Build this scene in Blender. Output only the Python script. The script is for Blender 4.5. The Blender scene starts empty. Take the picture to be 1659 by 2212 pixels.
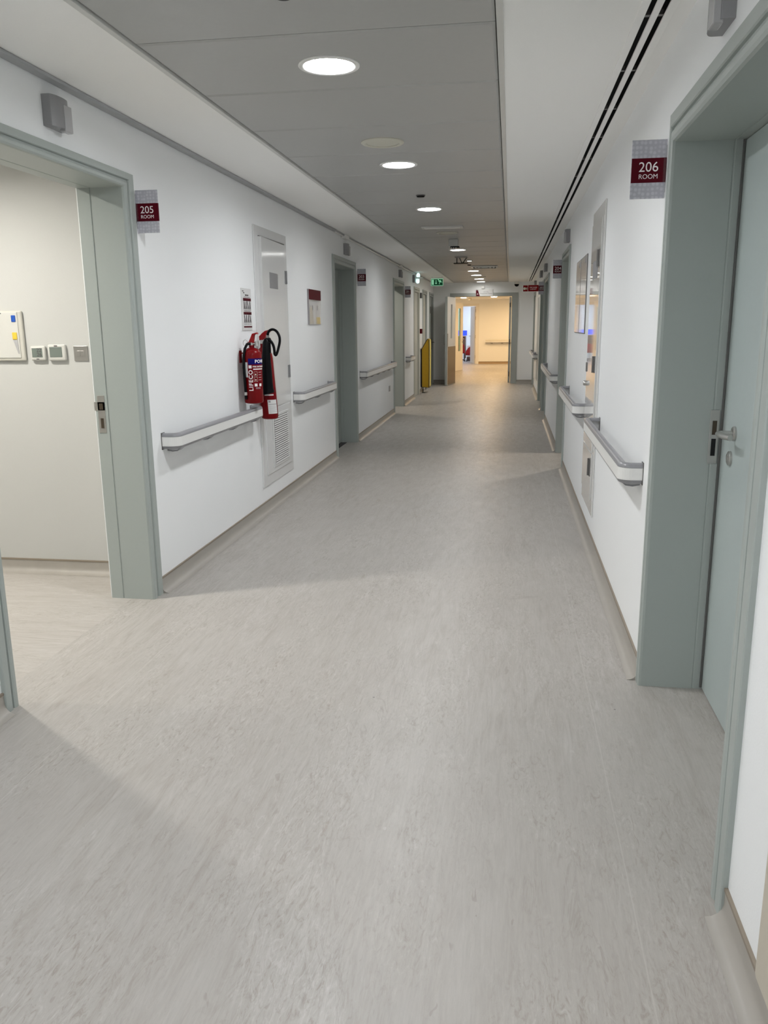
import bpy, bmesh, math, random
from mathutils import Vector, Matrix
random.seed(4)
SC = bpy.context.scene
COL = SC.collection
PI = math.pi

# ------------------------------------------------------------------ materials
MATS = {}
def mat(name, col, rough=0.5, metal=0.0, spec=0.5, coat=0.0, coat_rough=0.05, emit=None, estr=0.0, alpha=1.0, trans=0.0):
    m = bpy.data.materials.new(name); m.use_nodes = True
    b = m.node_tree.nodes['Principled BSDF']
    b.inputs['Base Color'].default_value = (*col, 1)
    b.inputs['Roughness'].default_value = rough
    b.inputs['Metallic'].default_value = metal
    b.inputs['Specular IOR Level'].default_value = spec
    b.inputs['Coat Weight'].default_value = coat
    b.inputs['Coat Roughness'].default_value = coat_rough
    b.inputs['Transmission Weight'].default_value = trans
    b.inputs['Alpha'].default_value = alpha
    if emit:
        b.inputs['Emission Color'].default_value = (*emit, 1)
        b.inputs['Emission Strength'].default_value = estr
    MATS[name] = m
    return m

def grain(m, scale=60.0, amount=0.06, bump=0.0, stretch=(1, 1, 1)):
    """fine procedural variation of colour (and relief) on a plain material"""
    nt = m.node_tree; b = nt.nodes['Principled BSDF']
    col = tuple(b.inputs['Base Color'].default_value)
    tc = nt.nodes.new('ShaderNodeTexCoord'); mp = nt.nodes.new('ShaderNodeMapping')
    mp.inputs['Scale'].default_value = stretch
    nz = nt.nodes.new('ShaderNodeTexNoise'); nz.inputs['Scale'].default_value = scale; nz.inputs['Detail'].default_value = 4
    mx = nt.nodes.new('ShaderNodeMix'); mx.data_type = 'RGBA'
    mx.inputs[6].default_value = tuple(max(0, c * (1 - amount)) for c in col[:3]) + (1,)
    mx.inputs[7].default_value = tuple(min(1, c * (1 + amount)) for c in col[:3]) + (1,)
    nt.links.new(tc.outputs['Object'], mp.inputs['Vector']); nt.links.new(mp.outputs[0], nz.inputs['Vector'])
    nt.links.new(nz.outputs['Fac'], mx.inputs[0]); nt.links.new(mx.outputs[2], b.inputs['Base Color'])
    if bump:
        bp = nt.nodes.new('ShaderNodeBump'); bp.inputs['Strength'].default_value = bump; bp.inputs['Distance'].default_value = 0.002
        nt.links.new(nz.outputs['Fac'], bp.inputs['Height']); nt.links.new(bp.outputs[0], b.inputs['Normal'])
    return m

grain(mat('wall_paint', (0.86, 0.875, 0.885), 0.55, spec=0.3), 180, 0.012, 0.15)
grain(mat('ceiling_paint', (0.90, 0.90, 0.885), 0.7, spec=0.2), 120, 0.015, 0.1)
grain(mat('panel_metal', (0.42, 0.422, 0.412), 0.45, spec=0.4), 40, 0.03)
grain(mat('panel_edge', (0.60, 0.60, 0.58), 0.4), 40, 0.03)
grain(mat('sage_frame', (0.365, 0.402, 0.383), 0.42), 90, 0.02, 0.05)
grain(mat('sage_leaf', (0.43, 0.490, 0.485), 0.45), 70, 0.025, 0.05)
grain(mat('grey_frame', (0.36, 0.385, 0.37), 0.45), 90, 0.02)
grain(mat('beige_door', (0.50, 0.50, 0.44), 0.5), 90, 0.02)
grain(mat('white_door', (0.78, 0.77, 0.74), 0.45), 90, 0.015)
grain(mat('rail_grey', (0.25, 0.25, 0.265), 0.32), 120, 0.03)
grain(mat('rail_white', (0.76, 0.76, 0.745), 0.4), 120, 0.015)
grain(mat('lacquer', (0.72, 0.725, 0.725), 0.10, spec=0.8), 30, 0.012)
grain(mat('lacquer_gloss', (0.70, 0.70, 0.69), 0.04, spec=0.7, coat=0.6, coat_rough=0.03), 30, 0.012)
grain(mat('steel', (0.52, 0.51, 0.49), 0.32, metal=0.9), 200, 0.06, stretch=(1, 1, 12))
grain(mat('dark_steel', (0.16, 0.155, 0.15), 0.4, metal=0.6), 200, 0.06)
grain(mat('trunking_grey', (0.37, 0.38, 0.39), 0.5), 14, 0.10, stretch=(1, .6, 1))
mat('black', (0.004, 0.004, 0.005), 0.35, spec=0.10)
mat('void', (0.004, 0.004, 0.005), 0.8)
mat('dark_bronze', (0.05, 0.035, 0.02), 0.5)
grain(mat('lamp_grey', (0.26, 0.26, 0.27), 0.4), 90, 0.03)
mat('lamp_lens', (0.42, 0.42, 0.43), 0.25)
grain(mat('plastic_white', (0.78, 0.78, 0.76), 0.35), 90, 0.01)
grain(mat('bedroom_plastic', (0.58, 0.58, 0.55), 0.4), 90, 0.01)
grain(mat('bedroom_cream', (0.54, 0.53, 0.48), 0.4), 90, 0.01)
grain(mat('plastic_cream', (0.72, 0.70, 0.60), 0.4), 90, 0.02)
grain(mat('corner_beige', (0.60, 0.55, 0.46), 0.45), 90, 0.02)
mat('maroon', (0.080, 0.0012, 0.008), 0.5, spec=0.12)
mat('sign_red', (0.21, 0.002, 0.004), 0.45, spec=0.12)
mat('letter_white', (0.85, 0.82, 0.82), 0.5)
mat('letter_dark', (0.06, 0.05, 0.055), 0.5)
mat('letter_grey', (0.32, 0.31, 0.32), 0.5)
mat('print_faint', (0.56, 0.55, 0.545), 0.1, spec=0.7, coat=0.5)
mat('paper', (0.68, 0.68, 0.675), 0.35, spec=0.3)
mat('paper_gloss', (0.72, 0.71, 0.70), 0.05, spec=0.7, coat=0.5)
mat('ext_red', (0.165, 0.001, 0.003), 0.28, spec=0.16, coat=0.06)
mat('ext_red_bright', (0.27, 0.003, 0.005), 0.28, spec=0.2, coat=0.08)
mat('label_red', (0.15, 0.001, 0.005), 0.4, spec=0.12)
mat('label_blue', (0.004, 0.004, 0.12), 0.4, spec=0.12)
mat('yellow_card', (0.72, 0.52, 0.06), 0.4)
grain(mat('yellow_cover', (0.50, 0.295, 0.004), 0.6), 25, 0.10, 0.3)
grain(mat('yellow_lit', (0.70, 0.58, 0.16), 0.6), 25, 0.08)
mat('lcd', (0.17, 0.20, 0.18), 0.25)
mat('btn_blue', (0.02, 0.09, 0.42), 0.35)
mat('clear_acrylic', (0.9, 0.9, 0.92), 0.03, trans=0.9, alpha=0.35)
grain(mat('brown_plate', (0.085, 0.055, 0.035), 0.22, metal=0.45), 60, 0.12, stretch=(1, 1, .2))
grain(mat('wood_brown', (0.16, 0.10, 0.075), 0.5), 12, 0.2, stretch=(1, 1, 8))
grain(mat('chair_red', (0.42, 0.01, 0.015), 0.6), 60, 0.06)
mat('teal_light_pane', (0.50, 1.0, 0.93), 0.0, trans=1.0)  # glass tint carries the colour of teal daylight behind the pane
mat('grey_pane', (0.22, 0.21, 0.19), 0.08, spec=0.7)
mat('speaker_cream', (0.56, 0.55, 0.47), 0.5)
mat('light_white', (1, 1, 1), 0.5, emit=(0.97, 0.985, 1.0), estr=216)
mat('light_white_mid', (1, 1, 1), 0.5, emit=(0.98, 0.985, 0.98), estr=165)
mat('light_white_end', (1, 1, 1), 0.5, emit=(1.0, 0.97, 0.92), estr=125)
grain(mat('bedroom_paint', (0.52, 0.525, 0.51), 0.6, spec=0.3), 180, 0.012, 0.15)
mat('light_room', (1, 1, 1), 0.5, emit=(1.0, 0.955, 0.87), estr=1650)
mat('light_side', (1, 1, 1), 0.5, emit=(1.0, 0.90, 0.78), estr=1050)
mat('light_white_last', (1, 1, 1), 0.5, emit=(1.0, 0.97, 0.92), estr=48)
mat('light_warm', (1, 1, 1), 0.5, emit=(1.0, 0.66, 0.33), estr=305)
mat('light_cool', (1, 1, 1), 0.5, emit=(0.74, 0.84, 1.0), estr=230)
mat('light_spot', (1, 1, 1), 0.5, emit=(1.0, 0.98, 0.94), estr=60)
mat('exit_green', (0.0, 0.05, 0.02), 0.4, spec=0.3, emit=(0.0, 0.16, 0.05), estr=0.12)
mat('exit_pale', (0.4, 0.9, 0.6), 0.3, emit=(0.42, 0.95, 0.62), estr=0.35)
mat('lamp_cyan', (0.7, 1, 1), 0.3, emit=(0.62, 1.0, 0.97), estr=1.3)
mat('screen_blue', (0.02, 0.03, 0.5), 0.2, emit=(0.03, 0.09, 0.95), estr=1.1)
M = MATS

def dots_material():
    m = mat('sign_grey', (0.5, 0.5, 0.54), 0.4); nt = m.node_tree; b = nt.nodes['Principled BSDF']
    tc = nt.nodes.new('ShaderNodeTexCoord'); v = nt.nodes.new('ShaderNodeTexVoronoi'); v.inputs['Scale'].default_value = 62
    v.inputs['Randomness'].default_value = 0.35
    r = nt.nodes.new('ShaderNodeValToRGB')
    r.color_ramp.elements[0].position = 0.25; r.color_ramp.elements[0].color = (0.56, 0.56, 0.61, 1)
    r.color_ramp.elements[1].position = 0.5; r.color_ramp.elements[1].color = (0.44, 0.44, 0.495, 1)
    nt.links.new(tc.outputs['Object'], v.inputs['Vector']); nt.links.new(v.outputs['Distance'], r.inputs[0]); nt.links.new(r.outputs[0], b.inputs['Base Color'])
dots_material()

def floor_material(name, along='Y', weld=(), tint=1.0):
    """marbled sheet vinyl: soft streaks, fine veins, pale chips and welded seams"""
    m = mat(name, (0.5, 0.48, 0.45), 0.42, spec=0.45); nt = m.node_tree; b = nt.nodes['Principled BSDF']
    N = nt.nodes.new; L = nt.links.new
    tc = N('ShaderNodeTexCoord')
    def noise(sx, sy, scale, detail=6, dist=0.0, rough=0.55, off=0.0):
        mp = N('ShaderNodeMapping'); mp.inputs['Scale'].default_value = (sx, sy, 1) if along == 'Y' else (sy, sx, 1)
        mp.inputs['Location'].default_value = (off, off * 1.7, 0)
        n = N('ShaderNodeTexNoise'); n.inputs['Scale'].default_value = scale; n.inputs['Detail'].default_value = detail
        n.inputs['Distortion'].default_value = dist; n.inputs['Roughness'].default_value = rough
        L(tc.outputs['Object'], mp.inputs['Vector']); L(mp.outputs[0], n.inputs['Vector']); return n.outputs['Fac']
    def ramp(x, pts):
        r = N('ShaderNodeValToRGB'); e = r.color_ramp.elements
        for i, (p, c) in enumerate(pts):
            el = e[i] if i < 2 else e.new(p)
            el.position = p; el.color = (*c, 1) if isinstance(c, tuple) else (c, c, c, 1)
        L(x, r.inputs[0]); return r.outputs[0]
    def mix(f, a, c, mode='MIX'):
        x = N('ShaderNodeMix'); x.data_type = 'RGBA'; x.blend_type = mode
        if isinstance(f, float): x.inputs[0].default_value = f
        else: L(f, x.inputs[0])
        L(a, x.inputs[6])
        if isinstance(c, tuple): x.inputs[7].default_value = (*c, 1)
        else: L(c, x.inputs[7])
        return x.outputs[2]
    def math_(op, a, c):
        x = N('ShaderNodeMath'); x.operation = op
        for i, v in enumerate((a, c)):
            if v is None: continue
            if isinstance(v, (int, float)): x.inputs[i].default_value = v
            else: L(v, x.inputs[i])
        return x.outputs[0]
    t = tint
    def C(r, g, b): return (r * t, g * t * .985, b * t * .97)
    base = ramp(noise(2.4, 0.8, 1.5, 5, 0.7), [(0.30, C(.485, .462, .432)), (0.72, C(.545, .524, .496))])
    s = ramp(noise(11, 1.3, 2.0, 8, 1.1, 0.66, 3.1), [(0.32, C(.41, .375, .335)), (0.50, C(.525, .503, .474)), (0.72, C(.61, .595, .572))])
    pg = ramp(noise(1.5, .5, 1.4, 3, .4, .5, 21.0), [(0.36, 0.22), (0.60, 0.75)])
    c = mix(pg, base, s)
    # flaky mottling, strongest in loose clusters
    fl = ramp(noise(26, 7.5, 2.0, 6, 1.8, 0.68, 5.5), [(0.36, C(.40, .365, .325)), (0.47, C(.52, .498, .468)), (0.56, C(.53, .51, .48)), (0.68, C(.64, .625, .60))])
    fg = ramp(noise(2.6, .8, 1.6, 4, .6, .55, 33.0), [(0.42, 0.12), (0.60, 0.80)])
    c = mix(fg, c, fl)
    fb = ramp(noise(60, 4.0, 2.0, 5, 0.5, 0.62, 7.7), [(0.36, 0.0), (0.66, 1.0)])
    fbm = mix(0.5, c, fb, 'SOFT_LIGHT'); c = mix(0.14, c, fbm)
    # meandering veins
    def vein(sx, sy, sc, dist, w, off, gate_off, col, strength):
        n = noise(sx, sy, sc, 5, dist, 0.6, off)
        d = math_('ABSOLUTE', math_('SUBTRACT', n, 0.5), None)
        line = ramp(d, [(0.0, 1.0), (w, 0.0)])
        gate = ramp(noise(1.6, 0.6, 1.7, 3, 0.3, 0.5, gate_off), [(0.50, 0.0), (0.68, 1.0)])
        f = math_('MULTIPLY', math_('MULTIPLY', line, gate), strength)
        return f, col
    for args in ((7.5, 1.5, 1.6, 1.3, 0.022, 1.3, 11.0, C(.33, .295, .26), 0.45),
                 (9.0, 1.3, 2.1, 1.6, 0.026, 5.3, 17.0, C(.68, .665, .65), 0.50),
                 (14.0, 2.6, 2.0, 1.4, 0.020, 9.3, 23.0, C(.34, .30, .27), 0.36)):
        f, col = vein(*args); c = mix(f, c, col)
    # a few long brownish and pale smears
    sm = ramp(noise(7, .9, 1.7, 6, 1.0, .62, 51.0), [(0.66, 0.0), (0.74, 0.55)]); c = mix(sm, c, C(.40, .345, .295))
    sm = ramp(noise(8, .9, 1.7, 6, 1.0, .62, 71.0), [(0.66, 0.0), (0.74, 0.5)]); c = mix(sm, c, C(.66, .65, .635))
    ch = ramp(noise(20, 7, 2.0, 2, 0.8, 0.4, 13.3), [(0.72, 0.0), (0.76, 0.45)])
    c = mix(ch, c, C(.36, .325, .29))
    ch2 = ramp(noise(18, 5, 2.0, 2, 0.8, 0.4, 31.3), [(0.73, 0.0), (0.78, 0.5)])
    c = mix(ch2, c, C(.66, .65, .635))
    # sparse dark specks
    vo = N('ShaderNodeTexVoronoi'); vo.inputs['Scale'].default_value = 3.1; L(tc.outputs['Object'], vo.inputs['Vector'])
    c = mix(ramp(vo.outputs['Distance'], [(0.010, 0.75), (0.016, 0.0)]), c, C(.08, .07, .06))
    # welded seams along the corridor
    if weld:
        sep = N('ShaderNodeSeparateXYZ'); L(tc.outputs['Object'], sep.inputs[0])
        for wx in weld:
            d = math_('ABSOLUTE', math_('SUBTRACT', sep.outputs[0], wx), None)
            f = ramp(math_('MULTIPLY', d, 100.0), [(0.12, 0.45), (0.26, 0.0)])
            c = mix(f, c, (0.66 * t, 0.64 * t, 0.60 * t))
    L(c, b.inputs['Base Color'])
    rr = ramp(noise(6, 2, 2.5, 4, 0.4, 0.5, 40.0), [(0.3, 0.34), (0.7, 0.46)])
    L(rr, b.inputs['Roughness'])
floor_material('vinyl', 'Y', weld=(0.345, -1.555), tint=0.74)
floor_material('vinyl_room', 'X', tint=0.80)
grain(mat('vinyl_cove', (0.35, 0.328, 0.295), 0.4), 14, 0.10, stretch=(1, .35, 1))
mat('cove_cap', (0.25, 0.21, 0.165), 0.5)

# ------------------------------------------------------------------ mesh builder
class B:
    def __init__(s): s.bm = bmesh.new()
    def box(s, x0, x1, y0, y1, z0, z1, bev=0.0, seg=2):
        v = [s.bm.verts.new((x, y, z)) for z in (z0, z1) for y in (y0, y1) for x in (x0, x1)]
        fs = [s.bm.faces.new([v[i] for i in q]) for q in ((0, 2, 3, 1), (4, 5, 7, 6), (0, 1, 5, 4), (2, 6, 7, 3), (0, 4, 6, 2), (1, 3, 7, 5))]
        if bev:
            es = list({e for f in fs for e in f.edges})
            bmesh.ops.bevel(s.bm, geom=es, offset=bev, segments=seg, profile=0.5, affect='EDGES')
        return s
    def prism(s, poly, axis, a0, a1):
        """poly: 2-D points; axis 'X': (y,z) 'Y': (x,z) 'Z': (x,y)"""
        def P(p, a): return {'X': (a, p[0], p[1]), 'Y': (p[0], a, p[1]), 'Z': (p[0], p[1], a)}[axis]
        lo = [s.bm.verts.new(P(p, a0)) for p in poly]; hi = [s.bm.verts.new(P(p, a1)) for p in poly]
        n = len(poly)
        for i in range(n): s.bm.faces.new((lo[i], lo[(i + 1) % n], hi[(i + 1) % n], hi[i]))
        s.bm.faces.new(lo); s.bm.faces.new(hi[::-1])
        return s
    def quad(s, pts):
        s.bm.faces.new([s.bm.verts.new(p) for p in pts]); return s
    def cyl(s, a, b, r0, r1=None, n=24):
        return s.sweep([a, b], [r0, r0 if r1 is None else r1], n)
    def sweep(s, pts, r, n=12, cap=True):
        pts = [Vector(p) for p in pts]; k = len(pts)
        rs = r if isinstance(r, (list, tuple)) else [r] * k
        t0 = (pts[1] - pts[0]).normalized()
        up = Vector((0, 0, 1)) if abs(t0.z) < 0.9 else Vector((1, 0, 0))
        nrm = (up - t0 * up.dot(t0)).normalized(); rings = []
        for i, p in enumerate(pts):
            t = (pts[min(i + 1, k - 1)] - pts[max(i - 1, 0)]).normalized()
            nrm = (nrm - t * nrm.dot(t)).normalized(); bi = t.cross(nrm)
            rings.append([s.bm.verts.new(p + (nrm * math.cos(2 * PI * j / n) + bi * math.sin(2 * PI * j / n)) * rs[i]) for j in range(n)])
        for i in range(k - 1):
            for j in range(n):
                s.bm.faces.new((rings[i][j], rings[i][(j + 1) % n], rings[i + 1][(j + 1) % n], rings[i + 1][j]))
        if cap:
            s.bm.faces.new(rings[0][::-1]); s.bm.faces.new(rings[-1])
        return s
    def lathe(s, prof, c, n=40, axis='Z', closed=False):
        rings = []
        for r, h in prof:
            if r <= 1e-6:
                rings.append([s.bm.verts.new(s._ax(c, 0, 0, h, axis))])
            else:
                rings.append([s.bm.verts.new(s._ax(c, r * math.cos(2 * PI * j / n), r * math.sin(2 * PI * j / n), h, axis)) for j in range(n)])
        seq = list(range(len(rings))) + ([0] if closed else [])
        for q in range(len(seq) - 1):
            a, b = rings[seq[q]], rings[seq[q + 1]]
            for j in range(n):
                j2 = (j + 1) % n
                if len(a) == 1 and len(b) == 1: continue
                if len(a) == 1: s.bm.faces.new((a[0], b[j], b[j2]))
                elif len(b) == 1: s.bm.faces.new((a[j], a[j2], b[0]))
                else: s.bm.faces.new((a[j], a[j2], b[j2], b[j]))
        return s
    @staticmethod
    def _ax(c, a, b, h, axis):
        if axis == 'Z': return (c[0] + a, c[1] + b, c[2] + h)
        if axis == 'X': return (c[0] + h, c[1] + a, c[2] + b)
        return (c[0] + a, c[1] + h, c[2] + b)
    def holed(s, rect, holes, z, n=40):
        """flat rectangle at height z with round ('c',x,y,r) or rectangular ('r',x0,x1,y0,y1) holes"""
        es = []
        def loop(pts):
            v = [s.bm.verts.new((x, y, z)) for x, y in pts]
            for i in range(len(v)): es.append(s.bm.edges.new((v[i], v[(i + 1) % len(v)])))
        x0, x1, y0, y1 = rect; loop([(x0, y0), (x1, y0), (x1, y1), (x0, y1)])
        for h in holes:
            if h[0] == 'c': loop([(h[1] + h[3] * math.cos(2 * PI * j / n), h[2] + h[3] * math.sin(2 * PI * j / n)) for j in range(n)])
            else: loop([(h[1], h[3]), (h[2], h[3]), (h[2], h[4]), (h[1], h[4])])
        bmesh.ops.triangle_fill(s.bm, use_beauty=True, use_dissolve=False, edges=es, normal=(0, 0, -1))
        return s
    def add(s, me, fn):
        vs = [s.bm.verts.new(fn(v.co)) for v in me.vertices]
        for p in me.polygons:
            try: s.bm.faces.new([vs[i] for i in p.vertices])
            except ValueError: pass
        return s

_TXT = {}
def text_mesh(body, size, bold=0.0, space=1.0):
    k = (body, size, bold, space)
    if k not in _TXT:
        cu = bpy.data.curves.new('t', 'FONT'); cu.body = body; cu.size = size; cu.align_x = 'CENTER'; cu.align_y = 'CENTER'
        cu.extrude = 0.0004; cu.resolution_u = 4; cu.offset = bold * size; cu.space_character = space
        o = bpy.data.objects.new('t', cu); COL.objects.link(o)
        bpy.context.view_layer.update()
        _TXT[k] = bpy.data.meshes.new_from_object(o.evaluated_get(bpy.context.evaluated_depsgraph_get()))
        bpy.data.objects.remove(o)
    return _TXT[k]

def obj(name, b, m, parent=None, smooth=False, recalc=True, angle=40):
    if recalc: bmesh.ops.recalc_face_normals(b.bm, faces=b.bm.faces)
    base = Vector((0, 0, 0)); p = parent
    while p is not None:
        base += p.location; p = p.parent
    if base.length > 0: bmesh.ops.translate(b.bm, verts=b.bm.verts, vec=-base)
    me = bpy.data.meshes.new(name); b.bm.to_mesh(me); b.bm.free()
    me.materials.append(M[m] if isinstance(m, str) else m)
    if smooth:
        for p in me.polygons: p.use_smooth = True
        try: me.set_sharp_from_angle(angle=math.radians(angle))
        except Exception: pass
    o = bpy.data.objects.new(name, me); COL.objects.link(o)
    if parent is not None: o.parent = parent
    return o

def tag(o, label, cat, group=None, kind=None):
    o['label'] = label; o['category'] = cat
    if group: o['group'] = group
    if kind: o['kind'] = kind
    return o
def thing(name, label, cat, loc=(0, 0, 0), group=None, kind=None):
    o = bpy.data.objects.new(name, None); o.empty_display_size = 0.05; COL.objects.link(o); o.location = loc
    bpy.context.view_layer.update()
    return tag(o, label, cat, group, kind)
def struct(name, b, m, label=None, cat=None, smooth=False, parent=None):
    o = obj(name, b, m, parent, smooth); o['kind'] = 'structure'
    if label: o['label'] = label; o['category'] = cat
    return o
def dup(root, loc, rotz, label, group=None):
    r = root.copy(); COL.objects.link(r); r.location = loc; r.rotation_euler = (0, 0, rotz); r['label'] = label
    if group: r['group'] = group
    for ch in list(root.children):
        c = ch.copy(); COL.objects.link(c); c.parent = r
        for g in ch.children:
            d = g.copy(); COL.objects.link(d); d.parent = c
    return r

# ------------------------------------------------------------------ dimensions
XL, XR = -1.90, 0.565           # corridor walls
YN, YF = -3.2, 21.0             # corridor ends
ZC = 2.45                       # ceiling
PXL, PXR = -1.372, -0.074       # metal panel field

# doors: near outer Y, far outer Y, head outer Z, trim widths near/far/head
D205 = (2.66, 4.135, 2.197, .083, .112, .072)
D203 = (8.93, 10.28, 2.200, .095, .095, .085)
D201 = (13.66, 15.02, 2.200, .095, .095, .085)
DL4 = (16.62, 17.62, 2.195, .095, .095, .095)
DL5 = (18.30, 19.22, 2.198, .09, .09, .09)
DL6 = (19.80, 20.82, 2.198, .09, .09, .09)
D206 = (1.868, 3.282, 2.172, .105, .052, .100)
D204 = (8.42, 9.62, 2.195, .095, .095, .085)
D202 = (12.86, 14.32, 2.190, .095, .095, .085)
DR4 = (14.62, 16.22, 2.190, .095, .095, .085)
DR5 = (19.36, 20.62, 2.190, .095, .095, .085)
LEFT = [D205, D203, D201, DL4, DL5, DL6]
RIGHT = [D206, D204, D202, DR4, DR5]

# ------------------------------------------------------------------ walls
def comb(doors, y0, y1, ztop=2.62):
    pts = [(y0, 0)]
    for d in doors:
        a, b, zh = d[0] + d[3] * .8, d[1] - d[4] * .8, d[2] - d[5] * .8
        pts += [(a, 0), (a, zh), (b, zh), (b, 0)]
    return pts + [(y1, 0), (y1, ztop), (y0, ztop)]
struct('wall_left', B().prism(comb(LEFT, YN, YF), 'X', XL - .25, XL), 'wall_paint', 'long white corridor wall with the doorways of rooms 205, 203 and 201', 'wall')
struct('wall_right', B().prism(comb(RIGHT, YN, YF), 'X', XR, XR + .25), 'wall_paint', 'long white corridor wall with the doors of rooms 206 and 204', 'wall')
FX0, FX1, FZ = -1.345, 0.0, 2.16
struct('wall_far', B().prism([(XL - .25, 0), (FX0 - .06, 0), (FX0 - .06, FZ), (FX1 + .05, FZ), (FX1 + .05, 0), (XR + .25, 0), (XR + .25, 2.62), (XL - .25, 2.62)], 'Y', YF, YF + .2), 'wall_paint', 'white end wall around the double doorway', 'wall')
struct('wall_near', B().box(XL - .25, XR + .25, YN - .15, YN, 0, 2.62), 'wall_paint', 'white end wall of the corridor behind the viewer', 'wall')
struct('floor', B().quad([(XL - .12, YN, 0), (XR + .26, YN, 0), (XR + .26, YF + .1, 0), (XL - .12, YF + .1, 0)]), 'vinyl', 'pale grey-beige marbled vinyl floor of the corridor', 'floor')

def shell(name, x0, x1, y0, y1, side, m, label, z1=2.62):
    """three connected walls of a side room; side tells which side stays open"""
    t = .1
    if side == '+X': p = [(x1, y0 - t), (x0 - t, y0 - t), (x0 - t, y1 + t), (x1, y1 + t), (x1, y1), (x0, y1), (x0, y0), (x1, y0)]
    else: p = [(x0, y0 - t), (x1 + t, y0 - t), (x1 + t, y1 + t), (x0, y1 + t), (x0, y1), (x1, y1), (x1, y0), (x0, y0)]
    struct(name, B().prism(p, 'Z', 0, z1), m, label, 'wall')
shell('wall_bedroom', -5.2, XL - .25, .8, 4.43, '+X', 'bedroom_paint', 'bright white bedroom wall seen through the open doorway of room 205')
struct('floor_bedroom', B().quad([(-5.3, .7, 0), (XL - .12, .7, 0), (XL - .12, 4.5, 0), (-5.3, 4.5, 0)]), 'vinyl_room', 'marbled vinyl floor inside room 205, streaks running into the room', 'floor')
struct('ceiling_bedroom', B().box(-5.3, XL - .25, .7, 4.53, 2.50, 2.6), 'ceiling_paint', 'white ceiling inside room 205', 'ceiling')
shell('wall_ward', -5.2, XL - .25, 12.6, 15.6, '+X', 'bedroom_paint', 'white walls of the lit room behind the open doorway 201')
struct('floor_ward', B().quad([(-5.3, 12.5, 0), (XL - .12, 12.5, 0), (XL - .12, 15.7, 0), (-5.3, 15.7, 0)]), 'vinyl_room', 'vinyl floor inside room 201', 'floor')
struct('ceiling_ward', B().box(-5.3, XL - .25, 12.5, 15.7, 2.50, 2.6), 'ceiling_paint', 'white ceiling inside room 201', 'ceiling')
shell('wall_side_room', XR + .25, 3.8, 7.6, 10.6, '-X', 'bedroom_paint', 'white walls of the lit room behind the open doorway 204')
struct('floor_side_room', B().quad([(XR + .26, 7.5, 0), (3.9, 7.5, 0), (3.9, 10.7, 0), (XR + .26, 10.7, 0)]), 'vinyl_room', 'vinyl floor inside room 204', 'floor')
struct('ceiling_side_room', B().box(XR + .25, 3.9, 7.5, 10.7, 2.50, 2.6), 'ceiling_paint', 'white ceiling inside room 204', 'ceiling')

# lobby beyond the double doors and the bluish office behind it
LY = 31.5; LZ = 2.36
p = [(XR + 2.1, YF + .2), (XR + 2.1, LY + .2), (-1.24, LY + .2), (-1.24, LY), (XR + 2.0, LY), (XR + 2.0, YF + .2)]
struct('wall_lobby_back', B().prism([(-1.24, 0), (2.6, 0), (2.6, 2.62), (-3.0, 2.62), (-3.0, 0), (-2.33, 0), (-2.33, 2.13), (-1.24, 2.13)], 'Y', LY, LY + .2), 'wall_paint', 'warm lit white wall at the back of the lobby with a handrail on it', 'wall')
struct('wall_lobby_side', B().prism([(-1.78, YF + .2), (-1.78, 26.4), (-2.9, 26.4), (-2.9, LY), (-3.0, LY), (-3.0, 26.3), (-1.9, 26.3), (-1.9, YF + .2)], 'Z', 0, 2.62), 'wall_paint', 'lobby side wall behind the open double door leaf', 'wall')
struct('wall_lobby_right', B().box(2.5, 2.6, YF + .2, LY, 0, 2.62), 'wall_paint', 'lobby side wall out of view to the right', 'wall')
struct('floor_lobby', B().quad([(-3.0, YF + .1, 0), (2.6, YF + .1, 0), (2.6, LY + .1, 0), (-3.0, LY + .1, 0)]), 'vinyl', 'vinyl floor of the warm lit lobby beyond the double doors', 'floor')
struct('ceiling_lobby', B().box(-3.0, 2.6, YF + .2, LY, LZ, LZ + .1), 'ceiling_paint', 'low ceiling of the warm lit lobby', 'ceiling')
struct('wall_office', B().prism([(-4.2, LY + .2), (-4.3, LY + .2), (-4.3, 35.9), (-.4, 35.9), (-.4, LY + .2), (-.5, LY + .2), (-.5, 35.8), (-4.2, 35.8)], 'Z', 0, 2.6), 'wall_paint', 'white walls of the cool lit office beyond the lobby', 'wall')
struct('floor_office', B().quad([(-4.2, LY + .1, 0), (-.4, LY + .1, 0), (-.4, 35.8, 0), (-4.2, 35.8, 0)]), 'vinyl', 'floor of the cool lit office', 'floor')
struct('ceiling_office', B().box(-4.2, -.4, LY + .2, 35.9, 2.5, 2.6), 'ceiling_paint', 'ceiling of the cool lit office', 'ceiling')

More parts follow.
